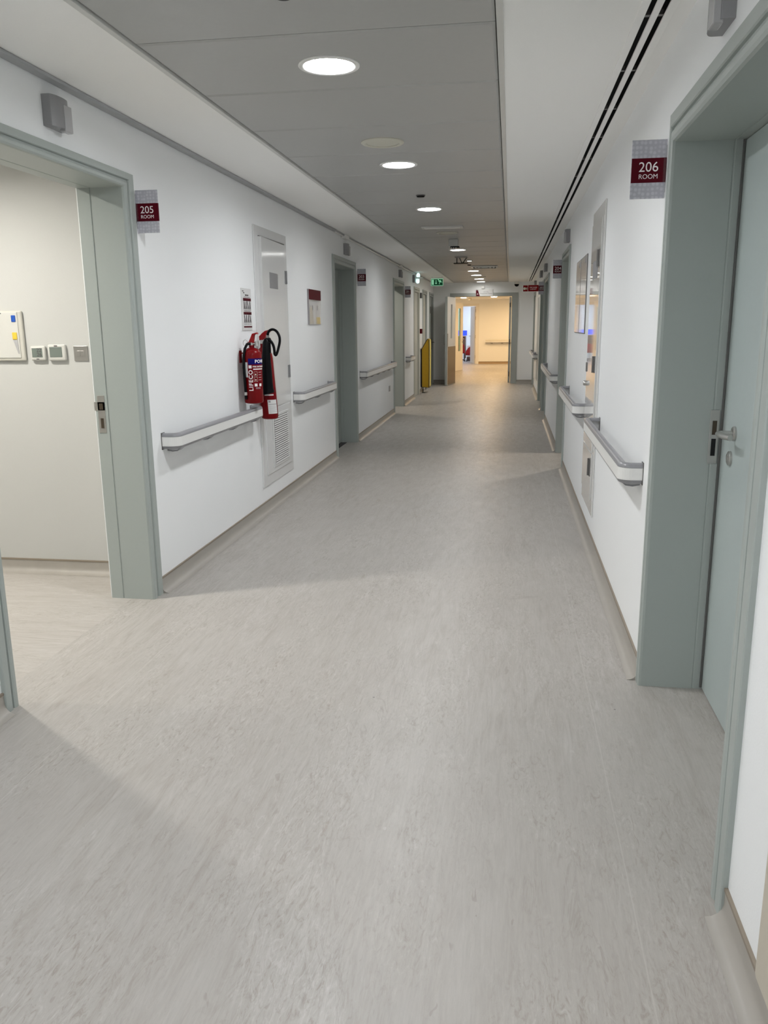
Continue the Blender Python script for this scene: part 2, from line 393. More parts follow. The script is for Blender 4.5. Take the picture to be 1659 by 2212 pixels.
# ------------------------------------------------------------------ ceiling
SLX0, SLX1 = 0.410, 0.492
ceil = struct('ceiling', B().holed((XL - .05, XR + .05, YN, YF + .05), [('r', PXL - .012, PXR + .012, YN + .1, 20.88), ('r', SLX0, SLX1, -1.5, 20.75)], ZC), 'ceiling_paint', 'plaster ceiling margins around a field of grey metal panels', 'ceiling')
b = B().box(XL - .25, XR + .25, YN - .1, YF + .15, 2.60, 2.70)
obj('ceiling_slab', b, 'void', ceil)
seams = [3.115 + .6935 * k for k in range(-9, 26)] + [20.868]
LIGHTS = [(-.731, 3.472), (-.730, 5.557), (-.733, 7.650), (-.735, 11.80), (-.724, 16.42), (-.722, 17.84), (-.715, 19.30), (-.716, 20.42 + .14)]
BACK_LIGHTS = [(-.73, 1.39), (-.73, -.69), (-.73, -2.76)]
for k in range(len(seams) - 1):
    y0, y1 = seams[k] + .005, seams[k + 1] - .005
    holes = [('c', x, y, .113) for x, y in LIGHTS + BACK_LIGHTS if y0 < y < y1]
    x0, x1, e = PXL, PXR, .010
    bb = B().holed((x0 + e, x1 - e, y0 + e, y1 - e), holes, ZC + .003)
    # bevelled, upturned tray edges
    def ring(d, z): return [(x0 + d, y0 + d, z), (x1 - d, y0 + d, z), (x1 - d, y1 - d, z), (x0 + d, y1 - d, z)]
    r0, r1, r2 = ring(e, ZC + .003), ring(0, ZC + .008), ring(0, ZC + .04)
    for A, C in ((r0, r1), (r1, r2)):
        for i in range(4): bb.quad([A[i], A[(i + 1) % 4], C[(i + 1) % 4], C[i]])
    bmesh.ops.remove_doubles(bb.bm, verts=bb.bm.verts, dist=1e-5)
    obj('ceiling_panel', bb, 'panel_metal', ceil)
for xs in ((PXL - .028, PXL - .004), (PXR + .004, PXR + .028)):
    bb = B().box(xs[0], xs[1], YN + .1, 20.88, ZC - .004, ZC + .02, .0015)
    obj('edge_trim', bb, 'panel_edge', ceil)

# grey strip where ceiling and wall of rooms 205-201 meet
t = thing('cable_trunking', 'long grey trunking strip along the top of the wall above doors 205 and 203', 'trunking', (XL, 8, 2.44))
bb = B().box(XL + .0015, XL + .047, -2.0, 9.0, ZC - .015, ZC - .0012, .003); obj('cover', bb, 'trunking_grey', t)
bb = B().sweep([(XL + .022, 9.0 + i * .3, ZC - .0165 + .003 * math.sin(i * 1.7)) for i in range(39)], .011, 10); obj('conduit', bb, 'rail_white', t)
bb = B().sweep([(XL + .036, 9.0 + i * .3, ZC - .013 + .003 * math.sin(i * 1.1 + 1)) for i in range(39)], .007, 8); obj('conduit', bb, 'trunking_grey', t)
for y in (9.55, 14.4):
    bb = B().box(XL + .0015, XL + .06, y - .1, y + .1, ZC - .045, ZC - .0012, .008); obj('junction_box', bb, 'rail_white', t)

# linear slot diffuser
t = thing('slot_diffuser', 'long linear ceiling air diffuser with two black slots above door 206', 'diffuser', (.45, 8, ZC))
for i, (a, c) in enumerate(((SLX0 - .018, .4195), (.4395, .4625), (.4825, SLX1 + .018))):
    obj('flange', B().box(a, c, -1.52, 20.77, ZC - .005, ZC + .002, .001), 'ceiling_paint', t)
obj('plenum', B().box(SLX0 - .004, SLX1 + .004, -1.5, 20.76, ZC + .07, ZC + .125), 'void', t)
bb = B().box(SLX0 - .004, SLX0, -1.5, 20.76, ZC, ZC + .08); bb.box(SLX1, SLX1 + .004, -1.5, 20.76, ZC, ZC + .08)
obj('side_plate', bb, 'void', t)
y = 1.9
while y < 20.5:
    for xx in (.4195, .4625):
        obj('spacer_clip', B().box(xx, xx + .020, y, y + .02, ZC + .004, ZC + .02), 'dark_steel', t)
    y += .62 if y < 6 else 1.24

# ------------------------------------------------------------------ baseboards (coved vinyl skirting)
def baseboard(name, x, sgn, y0, y1, label):
    h = .084
    prof = [(0, h), (.007, h), (.007, .040), (.011, .026), (.021, .012), (.034, .004), (.050, .0008), (0, .0008)]
    o = struct(name, B().prism([(x + sgn * d, z) for d, z in prof], 'Y', y0, y1), 'vinyl_cove', label, 'baseboard', smooth=True)
    c = obj('cap_strip', B().box(min(x, x + sgn * .009), max(x, x + sgn * .009), y0, y1, h - .006, h + .003), 'cove_cap', o)
def run(doors, y0, y1):
    out = []; a = y0
    for d in doors:
        out.append((a, d[0])); a = d[1]
    out.append((a, y1)); return out
NL = ['before doorway 205', 'between doorway 205 and door 203', 'between door 203 and doorway 201', 'between doorway 201 and the beige door', 'behind the yellow cover', 'between the two far grey doors', 'in the far corner']
NR = ['before door 206', 'between door 206 and doorway 204', 'between doorway 204 and door 202', 'between the paired grey doors', 'under the hose cabinet', 'in the far corner past the last door']
for (a, c), n in zip(run(LEFT, YN, YF), NL): baseboard('baseboard_left', XL, 1, a, c, 'coved vinyl baseboard along the wall of room 205, ' + n)
for (a, c), n in zip(run(RIGHT, YN, YF), NR): baseboard('baseboard_right', XR, -1, a, c, 'coved vinyl baseboard along the wall of room 206, ' + n)
grain(mat('lobby_base', (0.33, 0.235, 0.14), 0.45), 30, 0.05)
def baseboard_x(name, y, x0, x1, label, sg=-1, m='vinyl_cove'):
    prof = [(0, .084), (.007, .084), (.007, .040), (.011, .026), (.021, .012), (.034, .004), (.050, .0008), (0, .0008)]
    o = struct(name, B().prism([(y + sg * d, z) for d, z in prof], 'X', x0, x1), m, label, 'baseboard', smooth=True)
    obj('cap_strip', B().box(x0, x1, min(y, y + sg * .009), max(y, y + sg * .009), .078, .087), 'cove_cap', o)
baseboard_x('baseboard_bedroom', 4.43, -5.2, XL - .25, 'coved vinyl baseboard inside room 205')
baseboard_x('baseboard_far', YF, XL, FX0 - .19, 'coved baseboard on the end wall behind the open leaf')
baseboard_x('baseboard_far', YF, FX1 + .18, XR, 'coved baseboard on the end wall under the dome camera')
baseboard_x('baseboard_lobby', LY, -1.15, 2.5, 'baseboard of the warm lit lobby back wall', m='lobby_base')

# ------------------------------------------------------------------ doors
def door(name, d, wx, s, label, frame='sage_frame', leaf=None, depth=.235, leaf_mat='sage_leaf', groove=None):
    """s: +1 wall at left (corridor towards +X), -1 wall at right. leaf: 'closed', 'flush' or None"""
    y0, y1, zh, wn, wf, wh = d
    t = thing(name, label, 'door', (wx, (y0 + y1) / 2, 0), kind='structure')
    g = groove or depth - .035
    prof = [(0, -.01), (0, .013), (.03, .016), (.42, .016), (.46, .012), (.48, .004), (.60, .004), (.62, .012), (.70, .0155), (.86, .0155), (.96, .011), (1.0, .002),
            (1.0, -g + .004), (.97, -g + .002), (.97, -g - .002), (1.0, -g - .004), (1.0, -depth - .012), (.5, -depth - .012), (.5, -.01)]
    bb = B(); rings = []
    for a, dep in prof:
        X = wx + s * dep
        rings.append([bb.bm.verts.new(q) for q in ((X, y0 + a * wn, 0), (X, y0 + a * wn, zh - a * wh), (X, y1 - a * wf, zh - a * wh), (X, y1 - a * wf, 0))])
    n = len(rings)
    for i in range(n):
        A, C = rings[i], rings[(i + 1) % n]
        for j in range(3): bb.bm.faces.new((A[j], A[j + 1], C[j + 1], C[j]))
    bb.bm.faces.new([r[0] for r in rings]); bb.bm.faces.new([r[3] for r in rings][::-1])
    fr = obj('door_frame', bb, frame, t)
    lf = None
    if leaf:
        ld = depth if leaf == 'closed' else .02
        a, c = wx - s * ld, wx - s * (ld + .045)
        bb = B().box(min(a, c), max(a, c), y0 + wn + .003, y1 - wf - .003, .006, zh - wh - .003, .002)
        lf = obj('door_leaf', bb, leaf_mat, t)
    return t, fr, lf

t205, f205, _ = door('door_1', D205, XL, 1, 'open doorway of room 205 with wide sage green frame', depth=.222, groove=.165)
# strike plate on the far jamb of 205
yj = D205[1] - D205[4]
bb = B().box(XL - .222, XL - .182, yj - .002, yj + .001, .913, 1.108, .0008); bb.box(XL - .240, XL - .182, yj - .002, yj + .001, 1.03, 1.075, .0008)
sp = obj('strike_plate', bb, 'steel', t205)
bb = B().box(XL - .212, XL - .192, yj - .0034, yj - .0018, 1.035, 1.068); obj('latch_hole', bb, 'dark_bronze', sp)
bb = B().box(XL - .210, XL - .194, yj - .0034, yj - .0018, .938, .99); obj('bolt_hole', bb, 'dark_bronze', sp)

t203, _, _ = door('door_2', D203, XL, 1, 'closed grey-green door of room 203 set deep in its frame', leaf='closed', depth=.19, leaf_mat='sage_frame')
t201, _, _ = door('door_3', D201, XL, 1, 'open doorway of room 201 with light spilling out onto the floor', depth=.24)
t4, _, _ = door('door_4', DL4, XL, 1, 'beige door in a white frame beside the yellow covered chair', frame='beige_door', leaf='flush', leaf_mat='beige_door')
t5, _, l5 = door('door_5', DL5, XL, 1, 'narrow beige-grey door with a small plate behind the yellow covered chair', frame='grey_frame', leaf='flush', leaf_mat='beige_door')
t6, _, l6 = door('door_6', DL6, XL, 1, 'last grey door before the end wall with a black lever', frame='grey_frame', leaf='flush', leaf_mat='grey_frame')
obj('name_plate', B().box(XL - .02, XL - .012, 18.62, 18.86, 1.72, 1.86), 'steel', t5)
obj('name_plate', B().box(XL - .02, XL - .012, 20.18, 20.42, 1.72, 1.88), 'letter_dark', t6)
bb = B().box(XL - .018, XL - .008, 20.62, 20.67, .86, 1.12, .003); bb.sweep([(XL - .01, 20.645, 1.03), (XL + .04, 20.645, 1.03), (XL + .05, 20.62, 1.03), (XL + .05, 20.53, 1.03)], .009, 8)
obj('lever_handle', bb, 'dark_steel', l6)
for z in (1.9, 1.25): obj('hinge', B().cyl((XL - .005, 19.14, z - .05), (XL - .005, 19.14, z + .05), .01, n=10), 'dark_steel', t5)

t206, f206, l206 = door('door_7', D206, XR, -1, 'closed pale blue-green door of room 206 deep in a wide sage frame', leaf='closed', depth=.235)
t204, _, _ = door('door_8', D204, XR, -1, 'open doorway of room 204 beside the two wall notices', depth=.24)
door('door_9', D202, XR, -1, 'closed grey-green door past the third handrail', leaf='closed', depth=.1, leaf_mat='sage_frame')
door('door_10', DR4, XR, -1, 'grey-green door in front of the red fire hose sign', leaf='closed', depth=.1, leaf_mat='sage_leaf')
door('door_11', DR5, XR, -1, 'narrow grey door frame in the far corner by the end wall', frame='grey_frame', leaf='closed', depth=.1, leaf_mat='grey_frame')

# 206 lever, lock rose and latch plate
XD = XR + .235
yl = 3.052
bb = B().lathe([(0, 0), (.026, 0), (.026, -.007), (.022, -.010), (.012, -.010)], (XD, yl, 1.062), 32, 'X')
pts = [(XD - .008, yl, 1.062), (XD - .040, yl, 1.062)]
for k in range(1, 7):
    a = k / 6 * PI / 2; pts.append((XD - .040 - .022 * math.sin(a), yl - .022 * (1 - math.cos(a)), 1.062))
pts += [(XD - .060, yl - .05, 1.062), (XD - .056, yl - .085, 1.062), (XD - .045, yl - .118, 1.062)]
bb.sweep(pts, .0105, 14)
obj('lever_handle', bb, 'steel', l206, smooth=True)
bb = B().lathe([(0, 0), (.026, 0), (.026, -.008), (.021, -.011), (0, -.011)], (XD, 3.085, .968), 32, 'X'); bb.box(XD - .014, XD - .010, 3.083, 3.087, .955, .981)
obj('lock_rose', bb, 'steel', l206, smooth=True)
yk = D206[1] - D206[4] - .002
sp = obj('latch_plate', B().box(XR + .188, XR + .222, yk - .003, yk, .925, 1.128, .001), 'steel', t206)
obj('latch_hole', B().box(XR + .197, XR + .213, yk - .0045, yk - .002, 1.035, 1.088), 'dark_bronze', sp)
obj('bolt_hole', B().box(XR + .197, XR + .213, yk - .0045, yk - .002, .955, 1.02), 'void', sp)
obj('door_seal', B().box(XR + .226, XR + .233, yk - .006, yk, .01, 2.07), 'dark_steel', t206)

# double doorway in the end wall
t = thing('door_12', 'double doorway at the corridor end, leaves open to the warm lobby', 'door', ((FX0 + FX1) / 2, YF, 0), kind='structure')
ox0, ox1, oz = -1.49, .182, 2.205
bb = B(); rings = []
for a, dep in [(0, 0), (0, -.018), (.93, -.018), (1.0, -.012), (1.0, .215), (.6, .215), (.6, 0)]:
    Y = YF + dep; w0, w1, wz = (FX0 - .03 - ox0), (ox1 - FX1 - .03), .083
    rings.append([bb.bm.verts.new(q) for q in ((ox0 + a * w0, Y, 0), (ox0 + a * w0, Y, oz - a * wz), (ox1 - a * w1, Y, oz - a * wz), (ox1 - a * w1, Y, 0))])
for i in range(len(rings)):
    A, C = rings[i], rings[(i + 1) % len(rings)]
    for j in range(3): bb.bm.faces.new((A[j], A[j + 1], C[j + 1], C[j]))
bb.bm.faces.new([r[0] for r in rings]); bb.bm.faces.new([r[3] for r in rings][::-1])
obj('door_frame', bb, 'grey_frame', t)

def leaf_solid(name, m, parent, hinge, free, z1, window=None, thick=.045, edge=True):
    """door leaf between two floor points with an optional window slot (u0,u1,z0,z1 along the leaf)"""
    h = Vector((hinge[0], hinge[1], 0)); f = Vector((free[0], free[1], 0)); u = (f - h); W = u.length; u.normalize(); nn = Vector((-u.y, u.x, 0))
    def P(a, dpt, z): return h + u * a + nn * dpt + Vector((0, 0, z))
    bb = B()
    def slab(a0, a1, d0, d1, z0, z1, bld):
        vs = [bld.bm.verts.new(P(a, d, z)) for z in (z0, z1) for d in (d0, d1) for a in (a0, a1)]
        for q in ((0, 2, 3, 1), (4, 5, 7, 6), (0, 1, 5, 4), (2, 6, 7, 3), (0, 4, 6, 2), (1, 3, 7, 5)): bld.bm.faces.new([vs[i] for i in q])
    if window:
        a0, a1, w0, w1 = window
        o1 = [(0, .008), (W, .008), (W, z1), (0, z1)]; i1 = [(a0, w0), (a1, w0), (a1, w1), (a0, w1)]
        for d, flip in ((0, 0), (thick, 1)):
            vo = [bb.bm.verts.new(P(a, d, z)) for a, z in o1]; vi = [bb.bm.verts.new(P(a, d, z)) for a, z in i1]
            for i in range(4): bb.bm.faces.new((vo[i], vo[(i + 1) % 4], vi[(i + 1) % 4], vi[i]))
        for lst in (o1, i1):
            for i in range(4):
                (a, z), (c, w) = lst[i], lst[(i + 1) % 4]
                bb.quad([P(a, 0, z), P(c, 0, w), P(c, thick, w), P(a, thick, z)])
        bmesh.ops.remove_doubles(bb.bm, verts=bb.bm.verts, dist=1e-5)
    else:
        slab(0, W, 0, thick, .008, z1, bb)
    return obj(name, bb, m, parent), P, slab, W

lf, P, slab, W = leaf_solid('door_leaf', 'white_door', t, (-1.385, YF - .10), (-1.535, YF - .86), 2.10, (.30, .44, 1.12, 1.93))
b2 = B(); slab(.005, W - .055, .0445, .049, .02, .93, b2); slab(.005, W - .055, -.004, .0005, .02, .93, b2)
obj('kick_plate', b2, 'brown_plate', lf)
b2 = B(); slab(W - .005, W + .012, -.004, .049, .008, 2.10, b2); obj('edge_lipping', b2, 'grey_frame', lf)
b2 = B(); slab(.30, .44, .015, .025, 1.12, 1.93, b2); obj('vision_pane', b2, 'grey_pane', lf)
b2 = B(); slab(W - .05, W - .03, .046, .052, .93, 1.24, b2); obj('edge_guard', b2, 'brown_plate', lf)
b2 = B(); b2.sweep([P(W - .09, -.002, .98), P(W - .09, -.05, .98), P(W - .09, -.05, 1.22), P(W - .09, -.002, 1.22)], .011, 8); obj('pull_handle', b2, 'steel', lf)
lf2, P, slab, W = leaf_solid('door_leaf', 'grey_frame', t, (.015, YF + .22), (.020, YF + .86), 2.10)
for z in (1.92, 1.02, .22):
    b2 = B().cyl((-.006, YF + .205, z - .06), (-.006, YF + .205, z + .06), .012, n=10); obj('hinge', b2, 'dark_steel', t)
b2 = B().box(-.03, .0, YF - .016, YF - .006, 1.96, 2.10); obj('closer_bracket', b2, 'steel', t)

# lobby leaf with teal window, office doorway with its open leaf
t = thing('door_13', 'cream door leaf with a tall teal window standing open in the lobby', 'door', (-1.72, 26.4, 0), kind='structure')
lf, P, slab, W = leaf_solid('door_leaf', 'white_door', t, (-1.725, 26.40), (-1.50, 27.10), 2.12, (.33, .50, .62, 1.95))
b2 = B(); slab(.33, .50, .015, .025, .62, 1.95, b2); obj('vision_pane', b2, 'teal_light_pane', lf)
b2 = B(); slab(.50, .515, -.004, .0, .62, 1.95, b2); obj('pane_bead', b2, 'dark_steel', lf)
b2 = B(); b2.sweep([P(W - .05, 0, 1.0), P(W - .05, -.05, 1.0), P(W - .15, -.05, 1.0)], .012, 8); b2.cyl(P(W - .05, 0, .9), P(W - .05, -.012, .9), .025, n=12)
obj('lever_handle', b2, 'steel', lf)
t = thing('door_14', 'open office doorway in the lobby back wall with a white leaf', 'door', (-1.8, LY, 0), kind='structure')
bb = B(); rings = []
for a, dep in [(0, 0), (0, -.02), (1, -.02), (1, .21), (.6, .21), (.6, 0)]:
    Y = LY + dep
    rings.append([bb.bm.verts.new(q) for q in ((-2.44 + a * .12, Y, 0), (-2.44 + a * .12, Y, 2.205 - a * .095), (-1.15 - a * .12, Y, 2.205 - a * .095), (-1.15 - a * .12, Y, 0))])
for i in range(len(rings)):
    A, C = rings[i], rings[(i + 1) % len(rings)]
    for j in range(3): bb.bm.faces.new((A[j], A[j + 1], C[j + 1], C[j]))
bb.bm.faces.new([r[0] for r in rings]); bb.bm.faces.new([r[3] for r in rings][::-1])
obj('door_frame', bb, 'white_door', t)
lf, P, slab, W = leaf_solid('door_leaf', 'white_door', t, (-1.275, LY + .2), (-1.465, LY + .95), 2.10)
b2 = B(); b2.sweep([P(W - .06, .045, 1.02), P(W - .06, .10, 1.02), P(W - .17, .10, 1.02)], .011, 8); obj('lever_handle', b2, 'steel', lf)
for z in (1.95, 1.68, 1.0, .25): obj('hinge', B().cyl((-1.276, LY + .205, z - .06), (-1.276, LY + .205, z + .06), .014, n=10), 'dark_steel', t)

# ------------------------------------------------------------------ ceiling fittings
def downlight(lm, r=.122, ri=.101):
    t = thing('downlight', '', 'ceiling light', (0, 0, ZC), 'round downlights in the corridor ceiling')
    bb = B().lathe([(ri, .022), (ri, -.001), (ri + .003, -.003), (r - .003, -.003), (r, 0), (r, .003), (ri + .002, .006)], (0, 0, ZC), 48, closed=True)
    obj('trim_ring', bb, 'plastic_white', t, smooth=True)
    bb = B().lathe([(0, .014), (ri - .001, .014), (ri - .001, .022), (0, .022)], (0, 0, ZC), 48); obj('diffuser', bb, lm, t, smooth=True)
    return t
names = ['first', 'second', 'third', 'fourth', 'fifth', 'sixth', 'seventh', 'eighth']
pos = ['the largest in view', 'just past the cream speaker disc', 'past the small black disc', 'past the projecting grey sensor',
       'just past the square air grille', 'between the air grille and the end wall', 'second from the end wall', 'closest to the end wall']
def relamp(root, m):
    for ch in root.children:
        if ch.name.startswith('diffuser'):
            ch.data = ch.data.copy(); ch.data.materials[0] = M[m]
dl = downlight('light_white')
for i, (x, y) in enumerate(LIGHTS):
    lab = 'lit round white downlight, %s' % pos[i]
    if i == 0: dl.location = (x, y, ZC); dl['label'] = lab
    else:
        c = dup(dl, (x, y, ZC), 0, lab)
        if i >= 2: relamp(c, 'light_white_mid' if i < 4 else 'light_white_end' if i < 7 else 'light_white_last')
for i, (x, y) in enumerate(BACK_LIGHTS):
    dup(dl, (x, y, ZC), 0, 'lit round downlight overhead behind the viewer')
t = thing('spot_downlight', 'small bright round spotlight in the ceiling beside the black bracket', 'ceiling light', (-.67, 13.8, ZC))
obj('trim_ring', B().lathe([(.036, .0), (.036, -.006), (.05, -.004), (.052, 0), (.05, .004)], (-.67, 13.8, ZC), 24, closed=True), 'dark_steel', t)
obj('diffuser', B().lathe([(0, -.004), (.036, -.004), (.036, .004), (0, .004)], (-.67, 13.8, ZC), 24), 'light_spot', t)

def speaker(x, y, label):
    t = thing('ceiling_speaker', label, 'speaker', (x, y, ZC), 'round cream speakers in the corridor ceiling')
    obj('rim', B().lathe([(.092, .004), (.092, -.006), (.098, -.010), (.112, -.008), (.121, -.002), (.121, .004)], (x, y, ZC), 48, closed=True), 'speaker_cream', t, smooth=True)
    obj('grille', B().lathe([(0, -.009), (.06, -.008), (.0915, -.003), (.0915, .003), (0, .003)], (x, y, ZC), 48), 'speaker_cream', t, smooth=True)
    obj('back_box', B().lathe([(0, .003), (.085, .003), (.085, .125), (0, .125)], (x, y, ZC), 24), 'dark_steel', t)
speaker(-.732, 4.885, 'flush cream round ceiling speaker before the second downlight')
speaker(-.718, 9.60, 'flush cream round ceiling speaker behind the long flat light strip')
def sprinkler(x, y, r, label):
    t = thing('sprinkler_head', label, 'sprinkler', (x, y, ZC), 'small black discs in the corridor ceiling')
    obj('cover_disc', B().lathe([(0, -.014), (r * .85, -.013), (r, -.008), (r, .004), (0, .004)], (x, y, ZC), 28), 'black', t, smooth=True)
    obj('rim', B().lathe([(r, .003), (r, -.004), (r + .004, -.003), (r + .005, .003)], (x, y, ZC), 28, closed=True), 'dark_steel', t, smooth=True)
    obj('pipe', B().cyl((x, y, ZC + .003), (x, y, ZC + .14), .012, n=10), 'dark_steel', t)
sprinkler(-.715, 2.735, .030, 'black disc at the very top of the ceiling, before the first downlight')
sprinkler(-.726, 6.853, .032, 'small black disc in the ceiling between the second and third downlights')
sprinkler(-.72, 14.73, .030, 'small black disc in the ceiling past the black bracket')
t = thing('recessed_light_strip', 'long flat unlit strip fitting across the ceiling past the third downlight', 'light fitting', (-.726, 9.03, ZC))
bb = B().box(-.945, -.508, 8.95, 9.11, ZC - .012, ZC + .005, .006, 3); obj('housing', bb, 'panel_edge', t)
obj('lens', B().box(-.915, -.54, 8.985, 9.075, ZC - .016, ZC - .010, .002), 'plastic_white', t)
obj('back_box', B().box(-.93, -.53, 8.97, 9.09, ZC + .004, ZC + .125), 'dark_steel', t)
t = thing('motion_sensor', 'grey box sensor with dark bottom projecting from the ceiling before the fourth downlight', 'sensor', (-.70, 10.35, ZC))
bb = B().box(-.755, -.640, 10.30, 10.42, ZC - .085, ZC + .004, .01, 3); obj('housing', bb, 'panel_edge', t)
bb = B().box(-.735, -.625, 10.295, 10.40, ZC - .10, ZC - .083, .003); o = obj('base_plate', bb, 'black', t)
obj('stem', B().cyl((-.70, 10.36, ZC), (-.70, 10.36, ZC + .14), .015, n=10), 'dark_steel', t)
for k in range(3): obj('contact', B().box(-.725 + k * .027, -.713 + k * .027, 10.292, 10.30, ZC - .108, ZC - .098), 'letter_white', o)
t = thing('ceiling_bracket', 'black bracket with slanting struts and flat plate under the ceiling before the small spotlight', 'bracket', (-.76, 13.1, ZC))
o = obj('ceiling_plate', B().box(-.86, -.67, 13.02, 13.2, ZC - .006, ZC + .003), 'lamp_grey', t)
for xa, xb in ((-.83, -.83), (-.79, -.75), (-.68, -.74)):
    obj('strut', B().sweep([(xa, 13.1, ZC - .004), (xb, 13.1, ZC - .085)], .008, 8), 'dark_steel', t)
obj('bottom_plate', B().box(-.875, -.655, 13.02, 13.2, ZC - .095, ZC - .083, .003), 'black', t)
t = thing('air_grille', 'square white air supply grille in the ceiling near the end of the corridor', 'air grille', (-.475, 15.3, ZC))
gx, gy, gs = -.475, 15.27, .235
for k in range(4):
    o1, o2 = gs - k * .055, gs - k * .055 - .036
    pts = lambda d, z: [(gx - d, gy - d, z), (gx + d, gy - d, z), (gx + d, gy + d, z), (gx - d, gy + d, z)]
    bb = B()
    for (da, za), (db, zb) in zip([(o1, -.002), (o1, -.006), (o2, -.02), (o2, -.016)], [(o1, -.006), (o2, -.02), (o2, -.016), (o1, -.002)]):
        A, C = pts(da, ZC + za), pts(db, ZC + zb)
        for i in range(4): bb.quad([A[i], A[(i + 1) % 4], C[(i + 1) % 4], C[i]])
    obj('louvre_ring', bb, 'plastic_white', t)
obj('backing', B().box(gx - gs + .01, gx + gs - .01, gy - gs + .01, gy + gs - .01, ZC - .004, ZC + .002), 'void', t)
obj('duct_neck', B().box(gx - .15, gx + .15, gy - .15, gy + .15, ZC + .002, ZC + .13), 'dark_steel', t)
t = thing('access_hatch', 'thin flush square hatch in the ceiling between the last downlights', 'hatch', (-.71, 18.5, ZC))
obj('cover', B().box(-.89, -.54, 18.42, 18.66, ZC - .008, ZC + .004, .003), 'speaker_cream', t)
obj('hatch_box', B().box(-.86, -.57, 18.44, 18.64, ZC + .003, ZC + .125), 'dark_steel', t)

# ------------------------------------------------------------------ over-door call lamps
def call_lamp():
    t = thing('call_lamp', '', 'signal lamp', (0, 0, 0), 'grey call lamps above the doors')
    # body: bowed front, local +X away from the wall, Y along the wall
    prof = [(-.0015, -.072)] + [(.030 + .022 * math.cos(a), .072 * math.sin(a)) for a in [(-PI / 2) + PI * k / 10 for k in range(11)]] + [(-.0015, .072)]
    bb = B().prism(prof, 'Z', -.06, .06); obj('housing', bb, 'lamp_grey', t, smooth=True, angle=30)
    bb = B().box(.028, .056, .004, .066, -.068, .036, .004); obj('lens', bb, 'lamp_lens', t)
    return t
cl = call_lamp()
spots = [(XL, 3.43, 2.318, 0, 'grey call lamp on the wall above the open doorway 205'), (XL, 9.66, 2.305, 0, 'grey call lamp on the wall above door 203'),
         (XL, 14.45, 2.312, 0, 'grey call lamp on the wall above doorway 201'), (XR, 2.555, 2.285, PI, 'grey call lamp at the top corner above door 206'),
         (XR, 8.70, 2.295, PI, 'grey call lamp above doorway 204'), (XR, 13.76, 2.318, PI, 'grey call lamp above the door past the third handrail'),
         (XR, 15.73, 2.33, PI, 'grey call lamp above the second of the paired doors'), (XR, 19.3, 2.33, PI, 'grey call lamp behind the red fire hose sign')]
for i, (x, y, z, r, lab) in enumerate(spots):
    if i == 0: cl.location = (x, y, z); cl['label'] = lab
    else: dup(cl, (x, y, z), r, lab)
t = thing('lit_call_lamp', 'call lamp with two glowing pale cyan lenses above the beige door', 'signal lamp', (XL, 16.55, 2.34))
obj('housing', B().box(XL, XL + .05, 16.42, 16.58, 2.26, 2.40, .006), 'lamp_grey', t)
bb = B().lathe([(0, -.045), (.022, -.04), (.034, -.02), (.036, .02), (.034, .040), (0, .040)], (XL + .095, 16.5, 2.285), 20); obj('lower_lens', bb, 'lamp_cyan', t, smooth=True)
bb = B().lathe([(0, -.025), (.034, -.025), (.036, 0), (.032, .03), (.016, .045), (0, .05)], (XL + .105, 16.5, 2.388), 20); obj('upper_lens', bb, 'lamp_cyan', t, smooth=True)
obj('shelf_plate', B().box(XL + .03, XL + .20, 16.45, 16.55, 2.337, 2.353, .004), 'plastic_white', t)

# ------------------------------------------------------------------ signs
def flat_text(b, body, size, X, Y, Z, flip=False):
    """text standing in the X-Z plane, read from -Y"""
    return b.add(text_mesh(body, size), lambda c: (X + c.x, Y - c.z, Z + c.y))
def room_sign(num, side, y, z1, w, h, label):
    wx = XL if side < 0 else XR
    x0, x1 = (wx + .002, wx + w) if side < 0 else (wx - w, wx - .002)
    t = thing('room_sign', label, 'sign', (wx, y, z1 - h), 'projecting room number signs')
    obj('panel', B().box(x0, x1, y, y + .006, z1 - h, z1, .001), 'sign_grey', t)
    zb1, zb0 = z1 - h * .31, z1 - h * .725
    o = obj('band', B().box(x0 + .001, x1 + .0006, y - .002, y + .008, zb0, zb1), 'maroon', t)
    xc = (x0 + x1) / 2
    bb = B(); flat_text(bb, num, .049, xc, y - .0022, zb0 + (zb1 - zb0) * .62); flat_text(bb, 'ROOM', .0235, xc, y - .0022, zb0 + (zb1 - zb0) * .24)
    obj('lettering', bb, 'letter_white', o)
    bb = B().box(min(wx, wx - side * .012), max(wx, wx - side * .012), y - .004, y + .010, z1 - h * .9, z1 - h * .1, .002); obj('wall_bracket', bb, 'clear_acrylic', t)
room_sign('205', -1, 4.172, 2.130, .120, .207, 'projecting room sign 205 beside the open doorway, maroon band')
room_sign('203', -1, 10.44, 2.138, .108, .205, 'projecting room sign 203 beside the closed door, maroon band')
room_sign('201', -1, 15.26, 2.138, .102, .200, 'small projecting room sign past doorway 201')
room_sign('206', 1, 3.395, 2.115, .128, .208, 'projecting room sign 206, the largest, beside the wide sage frame')
room_sign('204', 1, 9.63, 2.138, .108, .200, 'projecting room sign 204 beside the open doorway past the notices')
room_sign('202', 1, 14.63, 2.145, .102, .210, 'small projecting room sign overlapping the red fire hose sign')
